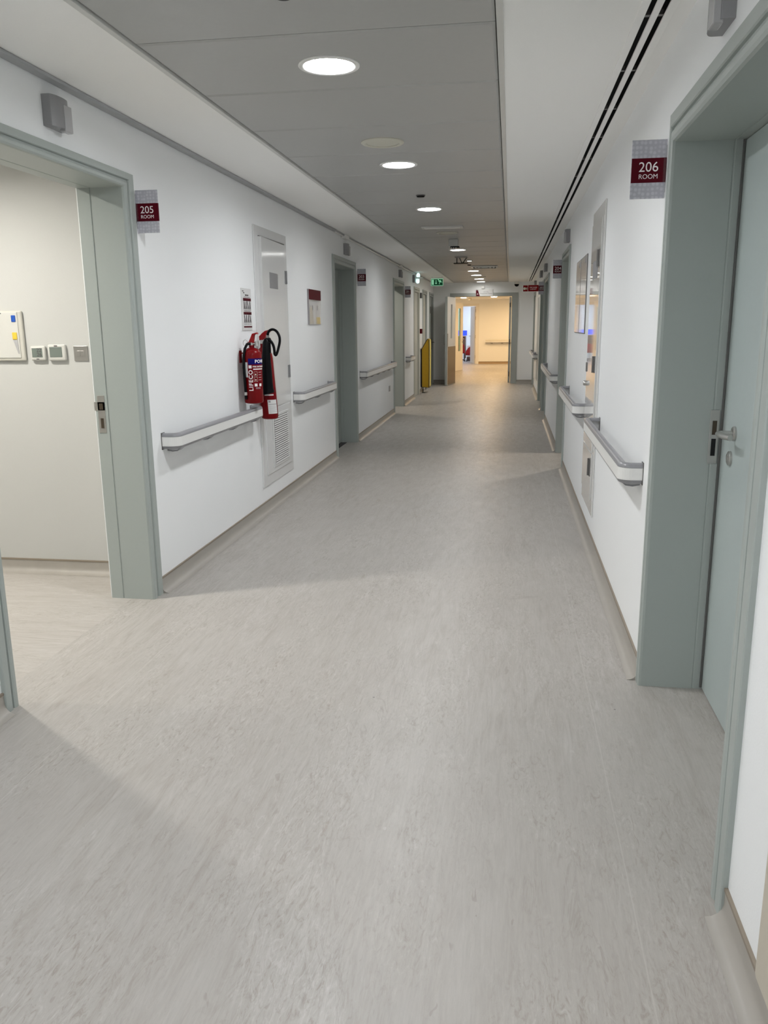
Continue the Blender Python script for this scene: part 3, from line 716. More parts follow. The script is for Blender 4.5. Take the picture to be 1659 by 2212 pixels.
# fire hose cabinet blade sign
t = thing('fire_hose_sign', 'red projecting fire hose cabinet sign with white lettering', 'sign', (XR, 17.5, 2.09))
fy = 17.50
obj('panel', B().box(.240, XR - .004, fy, fy + .006, 2.088, 2.222, .001), 'letter_white', t)
o = obj('symbol_field', B().box(.247, .338, fy - .002, fy + .001, 2.095, 2.214, .004), 'sign_red', t)
bb = B().lathe([(0, 0), (.027, 0), (.027, -.0015), (0, -.0015)], (.276, fy - .002, 2.150), 24, 'Y'); bb.box(.312, .326, fy - .004, fy - .002, 2.128, 2.172)
obj('symbol', bb, 'plastic_cream', o)
o = obj('text_field', B().box(.345, XR - .012, fy - .002, fy + .001, 2.095, 2.218, .004), 'sign_red', t)
bb = B(); flat_text(bb, 'FIRE HOSE', .033, .449, fy - .0025, 2.172); flat_text(bb, 'CABINET', .033, .449, fy - .0025, 2.137)
obj('lettering', bb, 'letter_white', o)
# plate over the double doorway
t = thing('clinic_sign', 'white plate with a maroon wedge mounted over the double doorway', 'sign', (-.64, YF, 2.13))
fy = YF - .022
obj('panel', B().box(-.852, -.437, fy, fy + .022, 2.128, 2.292, .002), 'paper', t)
obj('wedge', B().prism([(-.850, 2.130), (-.755, 2.130), (-.803, 2.272), (-.850, 2.274)], 'Y', fy - .003, fy + .001), 'maroon', t)
bb = B(); flat_text(bb, 'A', .055, -.812, fy - .0035, 2.178); obj('wedge_mark', bb, 'letter_white', t)
bb = B(); flat_text(bb, 'Outpatient Clinics', .040, -.60, fy - .0006, 2.188); obj('lettering', bb, 'letter_dark', t)
bb = B()
xx = -.685
for k, wd in enumerate((.028, .018, .03, .014, .026, .02, .03)): bb.box(xx, xx + wd, fy - .0012, fy, 2.221, 2.226 + .010 * (k % 2)); xx += wd - .002
obj('script_line', bb, 'letter_grey', t)
t = thing('door_sensor', 'small white sensor box on the end wall just above the clinic plate', 'sensor', (-.68, YF, 2.3))
obj('housing', B().box(-.715, -.648, YF - .06, YF, 2.305, 2.372, .006), 'plastic_white', t)
t = thing('dome_camera', 'black dome camera hanging near the end wall beside the double doorway', 'camera', (.135, 20.75, ZC))
obj('base', B().lathe([(0, 0), (.060, 0), (.060, -.055), (.055, -.06), (0, -.06)], (.135, 20.75, ZC), 28), 'plastic_white', t, smooth=True)
obj('stem', B().cyl((.135, 20.75, ZC - .002), (.135, 20.75, ZC + .14), .012, n=10), 'dark_steel', t)
obj('dome', B().lathe([(.056, -.060)] + [(.056 * math.cos(a), -.062 - .058 * math.sin(a)) for a in [PI / 2 * k / 8 for k in range(9)]], (.135, 20.75, ZC), 28), 'black', t, smooth=True)
# exit sign
t = thing('exit_sign', 'green running man exit sign hanging from the ceiling near the corridor end', 'sign', (-1.55, 18, 2.25))
ey = 18.0
obj('panel', B().box(-1.686, -1.428, ey, ey + .012, 2.258, 2.406, .002), 'exit_pale', t)
o = obj('green_field', B().box(-1.678, -1.436, ey - .002, ey + .001, 2.266, 2.394), 'exit_green', t)
bb = B().box(-1.668, -1.625, ey - .004, ey - .002, 2.281, 2.384); obj('doorway_symbol', bb, 'exit_pale', o)
bb = B().prism([(-1.583, 2.375), (-1.583, 2.318), (-1.600, 2.318), (-1.577, 2.290), (-1.554, 2.318), (-1.571, 2.318), (-1.571, 2.375)], 'Y', ey - .004, ey - .002); obj('arrow', bb, 'exit_pale', o)
bb = B().lathe([(0, 0), (.011, 0), (.011, -.002), (0, -.002)], (-1.527, ey - .002, 2.379), 14, 'Y')
for q in ([(-1.521, 2.37), (-1.497, 2.366), (-1.475, 2.335), (-1.492, 2.325)], [(-1.500, 2.366), (-1.478, 2.372), (-1.465, 2.350), (-1.472, 2.345), (-1.482, 2.359)], [(-1.515, 2.366), (-1.531, 2.345), (-1.524, 2.341), (-1.508, 2.355)],
          [(-1.477, 2.338), (-1.450, 2.324), (-1.448, 2.331), (-1.472, 2.346)], [(-1.492, 2.328), (-1.505, 2.308), (-1.503, 2.286), (-1.511, 2.286), (-1.513, 2.311), (-1.500, 2.332)]):
    bb.prism(q, 'Y', ey - .004, ey - .002)
obj('running_figure', bb, 'exit_pale', o)
bb = B().box(-1.70, -1.42, ey - .005, ey + .02, 2.406, 2.425, .002); bb.cyl((-1.66, ey + .006, 2.42), (-1.66, ey + .006, ZC), .006, n=8); bb.cyl((-1.45, ey + .006, 2.42), (-1.45, ey + .006, ZC), .006, n=8)
obj('hanger', bb, 'plastic_white', t)

# ------------------------------------------------------------------ handrails
def handrail(wx, s, y0, y1, label, group='grey and white handrails', nbr=None, z0=0.0, proj=.100):
    t = thing('handrail', label, 'handrail', (wx, (y0 + y1) / 2, .83 + z0), group)
    R = .055
    def path():
        pts = [(0, y0)]
        for k in range(0, 9):
            a = PI / 2 * k / 8; pts.append((proj - R + R * math.sin(a), y0 + R - R * math.cos(a)))
        for k in range(0, 9):
            a = PI / 2 * k / 8; pts.append((proj - R + R * math.cos(a), y1 - R + R * math.sin(a)))
        pts.append((0, y1)); return pts
    pp = path()
    def sweep2(prof):
        """prof: (inset from the outer face, z); swept along the rail outline"""
        bb = B(); rings = []
        n = len(pp)
        for i, (px, py) in enumerate(pp):
            ax, ay = pp[max(i - 1, 0)]; cx, cy = pp[min(i + 1, n - 1)]
            tx, ty = cx - ax, cy - ay; l = math.hypot(tx, ty); tx /= l; ty /= l
            nx, ny = -ty, tx                      # inward normal
            if i == 0: nx, ny = 0, 1
            if i == n - 1: nx, ny = 0, -1
            rings.append([bb.bm.verts.new((wx + s * (px + nx * ins), py + ny * ins, z + z0)) for ins, z in prof])
        m = len(prof)
        for i in range(n - 1):
            for j in range(m): bb.bm.faces.new((rings[i][j], rings[i][(j + 1) % m], rings[i + 1][(j + 1) % m], rings[i + 1][j]))
        bb.bm.faces.new(rings[0]); bb.bm.faces.new(rings[-1][::-1])
        return bb
    top = [(.001, .858)] + [(.020 - .020 * math.cos(a), .858 + .020 * math.sin(a)) for a in [PI * k / 8 for k in range(9)]] + [(.039, .858)]
    obj('top_grip', sweep2(top), 'rail_grey', t, smooth=True)
    obj('front_band', sweep2([(0, .806), (0, .857), (.012, .857), (.012, .806)]), 'rail_white', t)
    bot = [(.001, .805), (.039, .805)] + [(.020 + .019 * math.cos(a), .805 - .017 * math.sin(a)) for a in [PI * k / 8 for k in range(1, 8)]]
    obj('bottom_trim', sweep2(bot), 'rail_grey', t, smooth=True)
    L = y1 - y0; nb = nbr or max(2, int(round(L / .62)) + 1)
    for k in range(nb):
        yb = y0 + .10 + (L - .2) * k / max(1, nb - 1)
        pts = [(wx, yb, .772 + z0), (wx + s * .03, yb, .766 + z0), (wx + s * .06, yb, .770 + z0), (wx + s * .085, yb, .790 + z0)]
        bb = B(); rr = []
        for px, py, pz in pts: rr.append([bb.bm.verts.new((px, py + d, pz + e)) for d, e in ((-.028, 0), (.028, 0), (.028, .008), (-.028, .008))])
        for i in range(3):
            for j in range(4): bb.bm.faces.new((rr[i][j], rr[i][(j + 1) % 4], rr[i + 1][(j + 1) % 4], rr[i + 1][j]))
        bb.bm.faces.new(rr[0]); bb.bm.faces.new(rr[-1][::-1])
        obj('bracket', bb, 'rail_grey', t)
    for ye in (y0, y1):
        obj('end_plate', B().box(min(wx, wx + s * .003), max(wx, wx + s * .003), ye - .003 if ye == y0 else ye - .041, ye + .041 if ye == y0 else ye + .003, .786 + z0, .880 + z0), 'dark_steel', t)
    return t
handrail(XL, 1, 4.285, 5.93, 'grey and white handrail between doorway 205 and the fire extinguishers')
handrail(XL, 1, 7.15, 8.62, 'grey and white handrail between the louvred cupboard and door 203')
handrail(XL, 1, 10.50, 13.42, 'grey and white handrail between door 203 and doorway 201')
handrail(XL, 1, 15.31, 16.10, 'short grey and white handrail past doorway 201')
handrail(XR, -1, 3.49, 5.24, 'grey and white handrail just past door 206')
handrail(XR, -1, 6.145, 7.95, 'grey and white handrail under the two wall notices')
handrail(XR, -1, 9.70, 12.64, 'grey and white handrail past doorway 204')
handrail(XR - .024, -1, 16.40, 17.30, 'short grey and white handrail in front of the hose cabinet')
handrail(XR - .024, -1, 17.55, 19.15, 'grey and white handrail next to the last door frame by the end wall')
# lobby handrail on the back wall (runs across the view)
t = thing('lobby_handrail', 'warm lit handrail across the lobby back wall', 'handrail', (0, LY, .8))
obj('top_grip', B().box(-.90, 1.6, LY - .10, LY - .055, .858, .882, .010, 3), 'plastic_cream', t)
obj('front_band', B().box(-.90, 1.6, LY - .10, LY - .088, .79, .86), 'rail_white', t)
obj('bottom_trim', B().box(-.90, 1.6, LY - .10, LY - .055, .765, .79, .008, 3), 'rail_grey', t)
for x in (-.66, -.28, .02, .5): obj('bracket', B().box(x - .04, x + .04, LY - .09, LY, .742, .77, .005), 'rail_grey', t)

# ------------------------------------------------------------------ access panels on the walls
t = thing('riser_cupboard', 'tall glossy white wall cupboard with louvres behind the fire extinguishers', 'cupboard', (XL, 6.58, .2))
obj('frame', B().box(XL, XL + .010, 6.135, 7.045, .205, 2.190, .004), 'lacquer', t)
n = 20; yy = [6.235 + .73 * k / n for k in range(n + 1)]
arc = [(XL + .013 + .73 * (.0315 - .045 * k / n + .0135 * (k / n) ** 2), y) for k, y in enumerate(yy)]
up = obj('upper_door', B().prism([(XL + .008, 6.235)] + arc + [(XL + .008, 6.965)], 'Z', .815, 2.112), 'lacquer', t, smooth=True, angle=25)
lo = obj('lower_door', B().box(XL + .009, XL + .018, 6.235, 6.965, .287, .805, .003), 'lacquer', t)
obj('top_gap', B().box(XL + .009, XL + .0165, 6.238, 6.965, 2.112, 2.120), 'dark_steel', t)
obj('plaque', B().prism([(XL + .024, 6.455), (XL + .0292, 6.455), (XL + .0215, 6.712), (XL + .016, 6.712)], 'Z', 1.745, 1.865), 'lamp_grey', up)
for z0, z1 in ((1.80, 1.905), (1.02, 1.125)):
    bb = B().box(XL + .008, XL + .018, 6.955, 7.02, z0, z1, .002); bb.cyl((XL + .020, 6.985, z0), (XL + .020, 6.985, z1), .008, n=12); obj('hinge', bb, 'lamp_grey', t)
obj('louvre_frame', B().box(XL + .018, XL + .024, 6.40, 6.885, .322, .755, .002), 'lacquer', lo)
obj('louvre_backing', B().box(XL + .0235, XL + .0245, 6.44, 6.845, .345, .735), 'dark_steel', lo)
for k in range(22):
    z = .347 + k * .0177
    obj('louvre_slat', B().prism([(XL + .024, z + .0115), (XL + .026, z + .012), (XL + .031, z + .003), (XL + .0295, z + .0015), (XL + .024, z + .006)], 'Y', 6.435, 6.85), 'lacquer', lo)
t = thing('riser_cupboard', 'tall mirror-gloss white wall cupboard between handrails past door 206', 'cupboard', (XR, 5.77, .2))
obj('frame', B().box(XR - .010, XR, 5.385, 6.132, .205, 2.185, .004), 'lacquer_gloss', t)
up = obj('upper_door', B().box(XR - .018, XR - .009, 5.47, 6.085, .62, 2.10, .003), 'lacquer_gloss', t)
obj('lower_door', B().box(XR - .018, XR - .009, 5.47, 6.085, .30, .61, .003), 'lacquer_gloss', t)
obj('plaque', B().box(XR - .021, XR - .018, 5.62, 5.90, 1.735, 1.85, .001), 'lamp_grey', up)
for z0, z1 in ((1.80, 1.905), (1.135, 1.24), (.455, .57)):
    bb = B().box(XR - .022, XR - .010, 5.51, 5.585, z0, z1, .002); bb.cyl((XR - .024, 5.56, z0), (XR - .024, 5.56, z1), .009, n=12); obj('hinge', bb, 'dark_steel', t)
obj('edge_pull', B().box(XR - .024, XR - .016, 6.05, 6.08, 1.115, 1.18, .002), 'dark_steel', up)
obj('knob', B().lathe([(0, -.022), (.014, -.022), (.018, -.016), (.018, 0), (0, 0)], (XR - .018, 6.045, 1.035), 20, 'X'), 'steel', up, smooth=True)
# hose cabinet, flush on the far wall stretch
t = thing('fire_hose_cabinet', 'white flush fire hose cabinet with dark vertical slots behind the handrails', 'cabinet', (XR, 17.6, .2))
obj('frame', B().box(XR - .012, XR, 16.36, 19.2, .25, 2.03, .003), 'white_door', t)
obj('recess_slot', B().box(XR - .016, XR - .011, 16.72, 17.15, .34, 1.96), 'grey_frame', t)
obj('glass_door', B().box(XR - .022, XR - .012, 17.4, 18.9, .34, 1.96, .003), 'white_door', t)

# ------------------------------------------------------------------ posters, notices, holders
def notice(y0, y1, label):
    t = thing('wall_notice', label, 'notice', (XR, (y0 + y1) / 2, 1.37), 'glossy framed notices')
    obj('backing', B().box(XR - .006, XR, y0, y1, 1.372, 1.958, .001), 'dark_steel', t)
    o = obj('sheet', B().box(XR - .0082, XR - .0055, y0 + .012, y1 - .006, 1.378, 1.952), 'paper_gloss', t)
    bb = B().box(XR - .0087, XR - .0081, y0 + .04, y0 + .15, 1.898, 1.935); obj('emblem', bb, 'letter_grey', o)
    bb = B()
    for k in range(16):
        z = 1.86 - k * .029; l = (.36, .33, .37, .25, .35, .30)[k % 6] * (y1 - y0) / .47
        bb.box(XR - .0086, XR - .0081, y0 + .045, y0 + .045 + l, z, z + .004)
    obj('printed_lines', bb, 'print_faint', o)
notice(6.532, 7.035, 'tall glossy framed notice on the wall nearer door 206, first of the pair')
notice(7.065, 7.520, 'tall glossy framed notice on the wall beside doorway 204, second of the pair')
t = thing('instruction_sign', 'narrow white pictogram sign with maroon bars above the powder extinguisher', 'sign', (XL, 5.91, 1.42))
obj('board', B().box(XL, XL + .006, 5.797, 6.02, 1.424, 1.720, .001), 'paper', t)
bb = B(); X0, X1 = XL + .006, XL + .0072
for z0, z1, a, c in ((1.632, 1.652, 5.83, 6.01), (1.536, 1.555, 5.83, 6.01), (1.444, 1.455, 5.825, 6.012)): bb.box(X0, X1, a, c, z0, z1)
obj('maroon_bars', bb, 'maroon', t)
bb = B(); bb.box(X0, X1, 5.815, 5.845, 1.697, 1.703); bb.box(X0, X1, 5.84, 5.862, 1.685, 1.692); bb.box(X0, X1, 5.88, 5.955, 1.668, 1.677); bb.box(X0, X1, 5.85, 5.985, 1.658, 1.6605); bb.box(X0, X1, 5.86, 5.98, 1.5595, 1.562)
def fig(yc, zb, lean, k):
    bb.prism([(yc - .012 + lean, zb + .055), (yc + .002 + lean, zb + .055), (yc + .010, zb + .026), (yc + .016, zb), (yc + .006, zb), (yc, zb + .018), (yc - .010, zb), (yc - .018, zb), (yc - .008, zb + .026)], 'X', X0, X1)
    bb.box(X0, X1, yc - .010 + lean, yc + .002 + lean, zb + .057, zb + .068)
for k, (yc, ln) in enumerate(((5.852, .004), (5.893, .010), (5.938, -.008), (5.982, .006))): fig(yc, 1.572, ln, k)
for k, (yc, ln) in enumerate(((5.852, -.004), (5.893, .002), (5.938, .004), (5.982, -.006))): fig(yc, 1.478, ln, k)
obj('pictograms', bb, 'letter_dark', t)
bb = B()
for zz in (1.561, 1.466):
    for yc in (5.852, 5.893, 5.938, 5.982): bb.box(X0, X1, yc - .013, yc + .013, zz, zz + .006)
obj('captions', bb, 'letter_grey', t)
t = thing('leaflet_holder', 'clear acrylic leaflet holder with dark red header before door 203', 'leaflet holder', (XL, 8.02, 1.46))
obj('back_panel', B().box(XL - .0015, XL + .004, 7.785, 8.285, 1.465, 1.795, .001), 'clear_acrylic', t)
obj('header', B().box(XL + .014, XL + .018, 7.785, 8.285, 1.697, 1.792, .001), 'maroon', t)
obj('side_wall', B().box(XL, XL + .016, 7.780, 7.785, 1.465, 1.792), 'letter_grey', t)
obj('front_panel', B().box(XL + .014, XL + .016, 7.785, 8.285, 1.465, 1.697), 'clear_acrylic', t)
obj('floor_tray', B().box(XL, XL + .016, 7.785, 8.285, 1.462, 1.466), 'clear_acrylic', t)
obj('yellow_card', B().box(XL + .005, XL + .008, 8.12, 8.275, 1.47, 1.535), 'yellow_card', t)
bb = B().prism([(7.83, 1.47), (7.98, 1.47), (7.94, 1.60), (7.89, 1.64), (7.83, 1.62)], 'X', XL + .008, XL + .011); obj('leaflet', bb, 'corner_beige', t)
for yc in (7.93, 8.14): obj('clip', B().box(XL + .010, XL + .0135, yc, yc + .02, 1.60, 1.645), 'letter_grey', t)

# small wall boxes
t = thing('wall_socket', 'small grey slot plate low on the wall under the handrail before doorway 201', 'socket', (XL, 13.16, .41))
obj('plate', B().box(XL, XL + .008, 13.10, 13.22, .412, .50, .002), 'lamp_grey', t)
t = thing('fire_call_point', 'small dark red call point on the wall past the beige door', 'call point', (XL, 17.80, 1.28))
obj('housing', B().box(XL - .0015, XL + .05, 17.74, 17.86, 1.27, 1.37, .005), 'maroon', t)
t = thing('alarm_sounder', 'small dark box high on the wall past the beige door', 'alarm', (XL, 17.76, 2.03))
obj('housing', B().box(XL - .0015, XL + .05, 17.70, 17.82, 2.00, 2.11, .005), 'dark_steel', t)

# corner guard at the near end of the wall of room 206
t = thing('corner_guard', 'beige rounded corner guard low at the lower edge beside door 206', 'corner guard', (XR, 1.5, .1))
bb = B().box(XR - .024, XR, 1.28, 1.575, .095, 1.3, .018, 4); obj('cover', bb, 'corner_beige', t, smooth=True)

# ------------------------------------------------------------------ inside room 205
RY = 4.43
t = thing('nurse_call_panel', 'cream nurse call panel with blue and yellow keys on the wall of room 205', 'panel', (-2.95, RY, 1.28))
obj('housing', B().box(-3.12, -2.742, RY - .02, RY, 1.272, 1.552, .008, 3), 'bedroom_cream', t)
o = obj('face', B().box(-3.10, -2.765, RY - .024, RY - .019, 1.288, 1.545, .004), 'bedroom_plastic', t)
obj('blue_key', B().box(-2.802, -2.776, RY - .028, RY - .023, 1.490, 1.527, .003), 'btn_blue', o)
obj('yellow_key', B().box(-2.805, -2.776, RY - .028, RY - .023, 1.392, 1.432, .003), 'yellow_card', o)
obj('grey_key', B().prism([(-2.801, 1.388), (-2.776, 1.388), (-2.772, 1.312), (-2.778, 1.312)], 'Y', RY - .027, RY - .023), 'lamp_lens', o)
bb = B().box(-2.872, -2.862, RY - .026, RY - .023, 1.535, 1.540); obj('indicator', bb, 'letter_dark', o)
def thermostat(x0, x1, z0, z1, lab, digits):
    t = thing('thermostat', lab, 'thermostat', ((x0 + x1) / 2, RY, z0))
    obj('housing', B().box(x0, x1, RY - .022, RY, z0, z1, .009, 4), 'bedroom_plastic', t, smooth=True)
    w, h = x1 - x0, z1 - z0
    o = obj('display', B().box(x0 + w * .12, x1 - w * .17, RY - .0235, RY - .0215, z0 + h * .22, z1 - h * .16, .001), 'lcd', t)
    if digits:
        bb = B(); flat_text(bb, '22', .030, x0 + w * .62, RY - .0238, z0 + h * .70); flat_text(bb, '26', .030, x0 + w * .62, RY - .0238, z0 + h * .40); obj('digits', bb, 'letter_dark', o)
    obj('key', B().box(x0 + w * .40, x0 + w * .58, RY - .024, RY - .021, (z0 + h * .08) if digits else (z1 - h * .12), (z0 + h * .13) if digits else (z1 - h * .06)), 'letter_dark', t)
thermostat(-2.708, -2.618, 1.273, 1.356, 'white square thermostat showing digits beside the nurse call panel', True)
thermostat(-2.601, -2.494, 1.272, 1.363, 'white rounded thermostat with blank grey screen between thermostat and steel switch', False)
def switch(x0, x1, lab):
    t = thing('light_switch', lab, 'switch', ((x0 + x1) / 2, RY, 1.27), 'steel switch plates in room 205')
    obj('plate', B().box(x0, x1, RY - .007, RY, 1.270, 1.353, .0015), 'steel', t)
    w = x1 - x0
    for k in range(2): obj('rocker', B().box(x0 + w * (.27 + .26 * k), x0 + w * (.47 + .26 * k), RY - .0105, RY - .0065, 1.296, 1.327, .001), 'steel', t)
switch(-2.450, -2.366, 'brushed steel switch plate in full view beside the blank thermostat')
switch(-2.350, -2.266, 'brushed steel switch plate half hidden by the doorway 205 jamb')
# room lamps
def room_lamp(x, y, z, m, label, r=.054, dp=.028):
    t = thing('room_downlight', label, 'ceiling light', (x, y, z))
    obj('trim_ring', B().lathe([(r, -.002), (r, -.002 - dp), (r + .006, -.003 - dp), (r + .012, -dp), (r + .012, -.002)], (x, y, z), 32, closed=True), 'plastic_white', t, smooth=True)
    obj('diffuser', B().lathe([(0, -.009), (r - .001, -.009), (r - .001, -.002), (0, -.002)], (x, y, z), 32), m, t)
room_lamp(-2.95, 3.50, 2.50, 'light_room', 'round downlight inside room 205 near its doorway')
room_lamp(-4.3, 2.6, 2.50, 'light_room', 'round downlight deeper inside room 205')
room_lamp(-2.75, 14.35, 2.50, 'light_side', 'round downlight in the side room whose light crosses the floor before the beige door')
room_lamp(1.35, 9.56, 2.50, 'light_side', 'round downlight in the side room beside the two glossy notices')
for x, y, lab in ((-1.62, 29.4, 'warm round downlight over the open office doorway'), (-.56, 28.9, 'warm round downlight near the middle of the lobby'), (.6, 30.2, 'warm round downlight over the lobby handrail'),
                  (-.55, 25.6, 'warm round downlight behind the door header in the lobby'), (.9, 25.6, 'warm round downlight beside the lobby wall'), (-.6, 22.6, 'warm round downlight just inside the double doors')):
    room_lamp(x, y, LZ, 'light_warm', lab, .10, .012)
room_lamp(-2.2, 33.4, 2.5, 'light_cool', 'cool round downlight in the office', .12, .012)
room_lamp(-1.3, 34.6, 2.5, 'light_cool', 'cool round downlight over the office desk', .12, .012)
t = thing('smoke_detector', 'small round detector on the lobby ceiling beside a warm downlight', 'detector', (-1.42, 29.8, LZ))
obj('housing', B().lathe([(0, -.075), (.05, -.07), (.06, -.02), (.06, 0), (0, 0)], (-1.42, 29.8, LZ), 24), 'speaker_cream', t, smooth=True)

# ------------------------------------------------------------------ office things
t = thing('office_desk', 'brown office desk under the blue screen', 'desk', (-2.2, 34.3, 0))
obj('desktop', B().box(-2.9, -1.78, 34.0, 34.7, .955, .985), 'wood_brown', t)
obj('front_panel', B().box(-2.85, -1.78, 34.02, 34.06, .30, .955), 'wood_brown', t)
obj('side_panel', B().box(-1.81, -1.78, 34.06, 34.68, .10, .955), 'wood_brown', t)
for x in (-2.8, -1.84): obj('leg', B().box(x, x + .05, 34.05, 34.1, 0, .955), 'dark_steel', t)
t = thing('computer_monitor', 'computer monitor showing a plain blue screen on the office desk', 'monitor', (-1.85, 34.2, .985))
obj('bezel', B().box(-2.20, -1.715, 34.22, 34.25, 1.0, 1.225, .004), 'plastic_white', t)
obj('screen', B().box(-2.185, -1.730, 34.217, 34.221, 1.012, 1.212), 'screen_blue', t)
obj('stand', B().box(-1.98, -1.90, 34.25, 34.30, .985, 1.1), 'plastic_white', t)
def office_chair(x, y, z, lab):
    t = thing('office_chair', lab, 'chair', (x, y, 0))
    prof = [(x - .25, z), (x - .22, z + .12), (x - .12, z + .255), (x + .04, z + .30), (x + .22, z + .29), (x + .25, z)]
    bb = B().prism(prof, 'Y', y - .04, y + .04); bmesh.ops.bevel(bb.bm, geom=list(bb.bm.edges), offset=.015, segments=2, affect='EDGES'); obj('backrest', bb, 'chair_red', t, smooth=True)
    obj('seat', B().box(x - .24, x + .24, y + .02, y + .44, z - .06, z + .02, .03, 3), 'chair_red', t, smooth=True)
    obj('post', B().cyl((x, y + .2, .08), (x, y + .2, z - .04), .03, n=12), 'dark_steel', t)
    for k in range(5):
        a = 2 * PI * k / 5; obj('leg', B().sweep([(x, y + .2, .10), (x + .25 * math.cos(a), y + .2 + .25 * math.sin(a), .05)], .018, 8), 'dark_steel', t)
        obj('caster', B().cyl((x + .25 * math.cos(a) - .012, y + .2 + .25 * math.sin(a), .026), (x + .25 * math.cos(a) + .012, y + .2 + .25 * math.sin(a), .026), .026, n=12), 'black', t)
office_chair(-1.49, 33.35, .31, 'red office chair half behind the white office door leaf')
office_chair(-2.02, 33.45, .38, 'red office chair in front of the brown desk')
t = thing('drawer_pedestal', 'low white drawer pedestal with brown plinth behind the red chair', 'drawer unit', (-1.53, 34.2, 0))
obj('body', B().box(-1.70, -1.36, 34.05, 34.5, .16, .62, .005), 'plastic_white', t)
obj('plinth', B().box(-1.72, -1.34, 34.04, 34.52, 0, .16), 'wood_brown', t)

# ------------------------------------------------------------------ evacuation chair under a yellow cover
t = thing('covered_evacuation_chair', 'folded wall-hung chair under a tall yellow cover with dark piping', 'evacuation chair', (-1.8, 18.1, 0))
ya, yb = 17.93, 18.30
poly = [(-1.874, .128), (-1.716, .118), (-1.712, .60), (-1.716, 1.14), (-1.742, 1.158), (-1.765, 1.135), (-1.868, .955), (-1.878, .93)]
cv = obj('cover', B().prism(poly, 'Y', ya, yb), 'yellow_cover', t)
bb = B()
bb.sweep([(x, ya, z) for x, z in poly] + [(poly[0][0], ya, poly[0][1])], .008, 8); obj('piping', bb, 'dark_bronze', cv)
obj('lit_side_strip', B().box(-1.713, -1.706, ya + .02, yb, .14, 1.135), 'yellow_lit', cv)  # paler yellow paints the warm light onto the cover's corridor side
bb = B(); bb.box(-1.8745, -1.7155, ya - .003, ya, .775, .782); bb.box(-1.8745, -1.7155, ya - .003, ya, .43, .437); obj('seam', bb, 'yellow_cover', cv)
obj('side_panel', B().box(XL + .002, -1.876, ya - .01, yb, .13, .945), 'black', t)
bb = B().sweep([(-1.845, 18.0, .13), (-1.845, 18.0, .045), (-1.78, 17.98, .12)], .005, 6); obj('stand_wire', bb, 'dark_steel', t)
bb = B().sweep([(-1.80, 18.25, .13), (-1.82, 18.25, .04)], .006, 6); obj('stand_wire', bb, 'dark_steel', t)
obj('wheel', B().cyl((-1.868, 18.05, .042), (-1.848, 18.05, .042), .042, n=20), 'dark_steel', t)
bb = B().box(-1.88, -1.80, 17.94, 18.02, 0.001, .012, .004); obj('foot_pad', bb, 'dark_steel', t)

# ------------------------------------------------------------------ fire extinguishers
def wrap(b, me, c, R, ang, z, rot=False, k=1.0):
    """bend flat text round a cylinder: ang = centre angle, rot = text climbing upwards"""
    def f(co):
        u, v = (co.x, co.y) if not rot else (-co.y, co.x)
        a = ang + u / R; r = R + co.z + .0006
        return (c[0] + r * math.cos(a), c[1] + r * math.sin(a), z + v)
    q = bmesh.new(); q.from_mesh(me); bmesh.ops.triangulate(q, faces=q.faces)
    for _ in range(4):
        es = [e for e in q.edges if e.calc_length() > .006]
        if not es: break
        bmesh.ops.subdivide_edges(q, edges=es, cuts=1); bmesh.ops.triangulate(q, faces=q.faces)
    m2 = bpy.data.meshes.new('t'); q.to_mesh(m2); q.free()
    b.add(m2, f); bpy.data.meshes.remove(m2)
    return b
def patch(b, c, R, a0, a1, z0, z1, th=.0008, n=16):
    lo, hi = [], []
    for i in range(n + 1):
        a = a0 + (a1 - a0) * i / n
        for zz, lst in ((z0, lo), (z1, hi)):
            lst.append(b.bm.verts.new((c[0] + (R + th) * math.cos(a), c[1] + (R + th) * math.sin(a), zz)))
    for i in range(n): b.bm.faces.new((lo[i], lo[i + 1], hi[i + 1], hi[i]))
    return b
# powder extinguisher
cx, cy, R = -1.811, 5.72, .0675
V = math.atan2(-cy, -cx)                     # towards the viewer
D = math.radians
t = thing('fire_extinguisher', 'red powder fire extinguisher with blue band and black hose along its side', 'fire extinguisher', (cx, cy, .915), 'wall-hung fire extinguishers')
bb = B().lathe([(0, .915), (.052, .913), (.064, .918), (R, .930), (R, 1.255), (.064, 1.272), (.054, 1.288), (.036, 1.300), (.019, 1.306), (.019, 1.322), (0, 1.322)], (cx, cy, 0), 48)
cyl = obj('cylinder', bb, 'ext_red', t, smooth=True)
bb = patch(B(), (cx, cy), R, V - D(26), V + D(80), 1.190, 1.231); lb = obj('blue_band', bb, 'label_blue', cyl, recalc=False)
bb = B(); wrap(bb, text_mesh('POWDER', .031, .026, 1.12), (cx, cy), R + .0008, V + D(73), 1.210); obj('lettering', bb, 'letter_white', lb)
bb = patch(B(), (cx, cy), R, V - D(26), V + D(80), 1.012, 1.188, .0005); lb = obj('label', bb, 'label_red', cyl, recalc=False)
bb = B(); wrap(bb, text_mesh('LIFECO', .040, .022, 1.18), (cx, cy), R + .0008, V - D(12), 1.078, rot=True); obj('brand_lettering', bb, 'letter_white', lb)
bb = B(); wrap(bb, text_mesh('FIRE EXTINGUISHER', .0155, .02), (cx, cy), R + .0008, V + D(58), 1.174)
patch(bb, (cx, cy), R, V + D(3), V + D(75), 1.153, 1.161, .0012)
for a0, z0 in ((8, 1.036), (38, 1.036)): patch(bb, (cx, cy), R, V + D(a0), V + D(a0 + 17), z0, z0 + .020, .0012)
patch(bb, (cx, cy), R, V - D(24), V - D(6), 1.163, 1.184, .0010)
for k in range(4): patch(bb, (cx, cy), R, V + D(36), V + D(58), 1.080 + k * .018, 1.082 + k * .018, .0012)
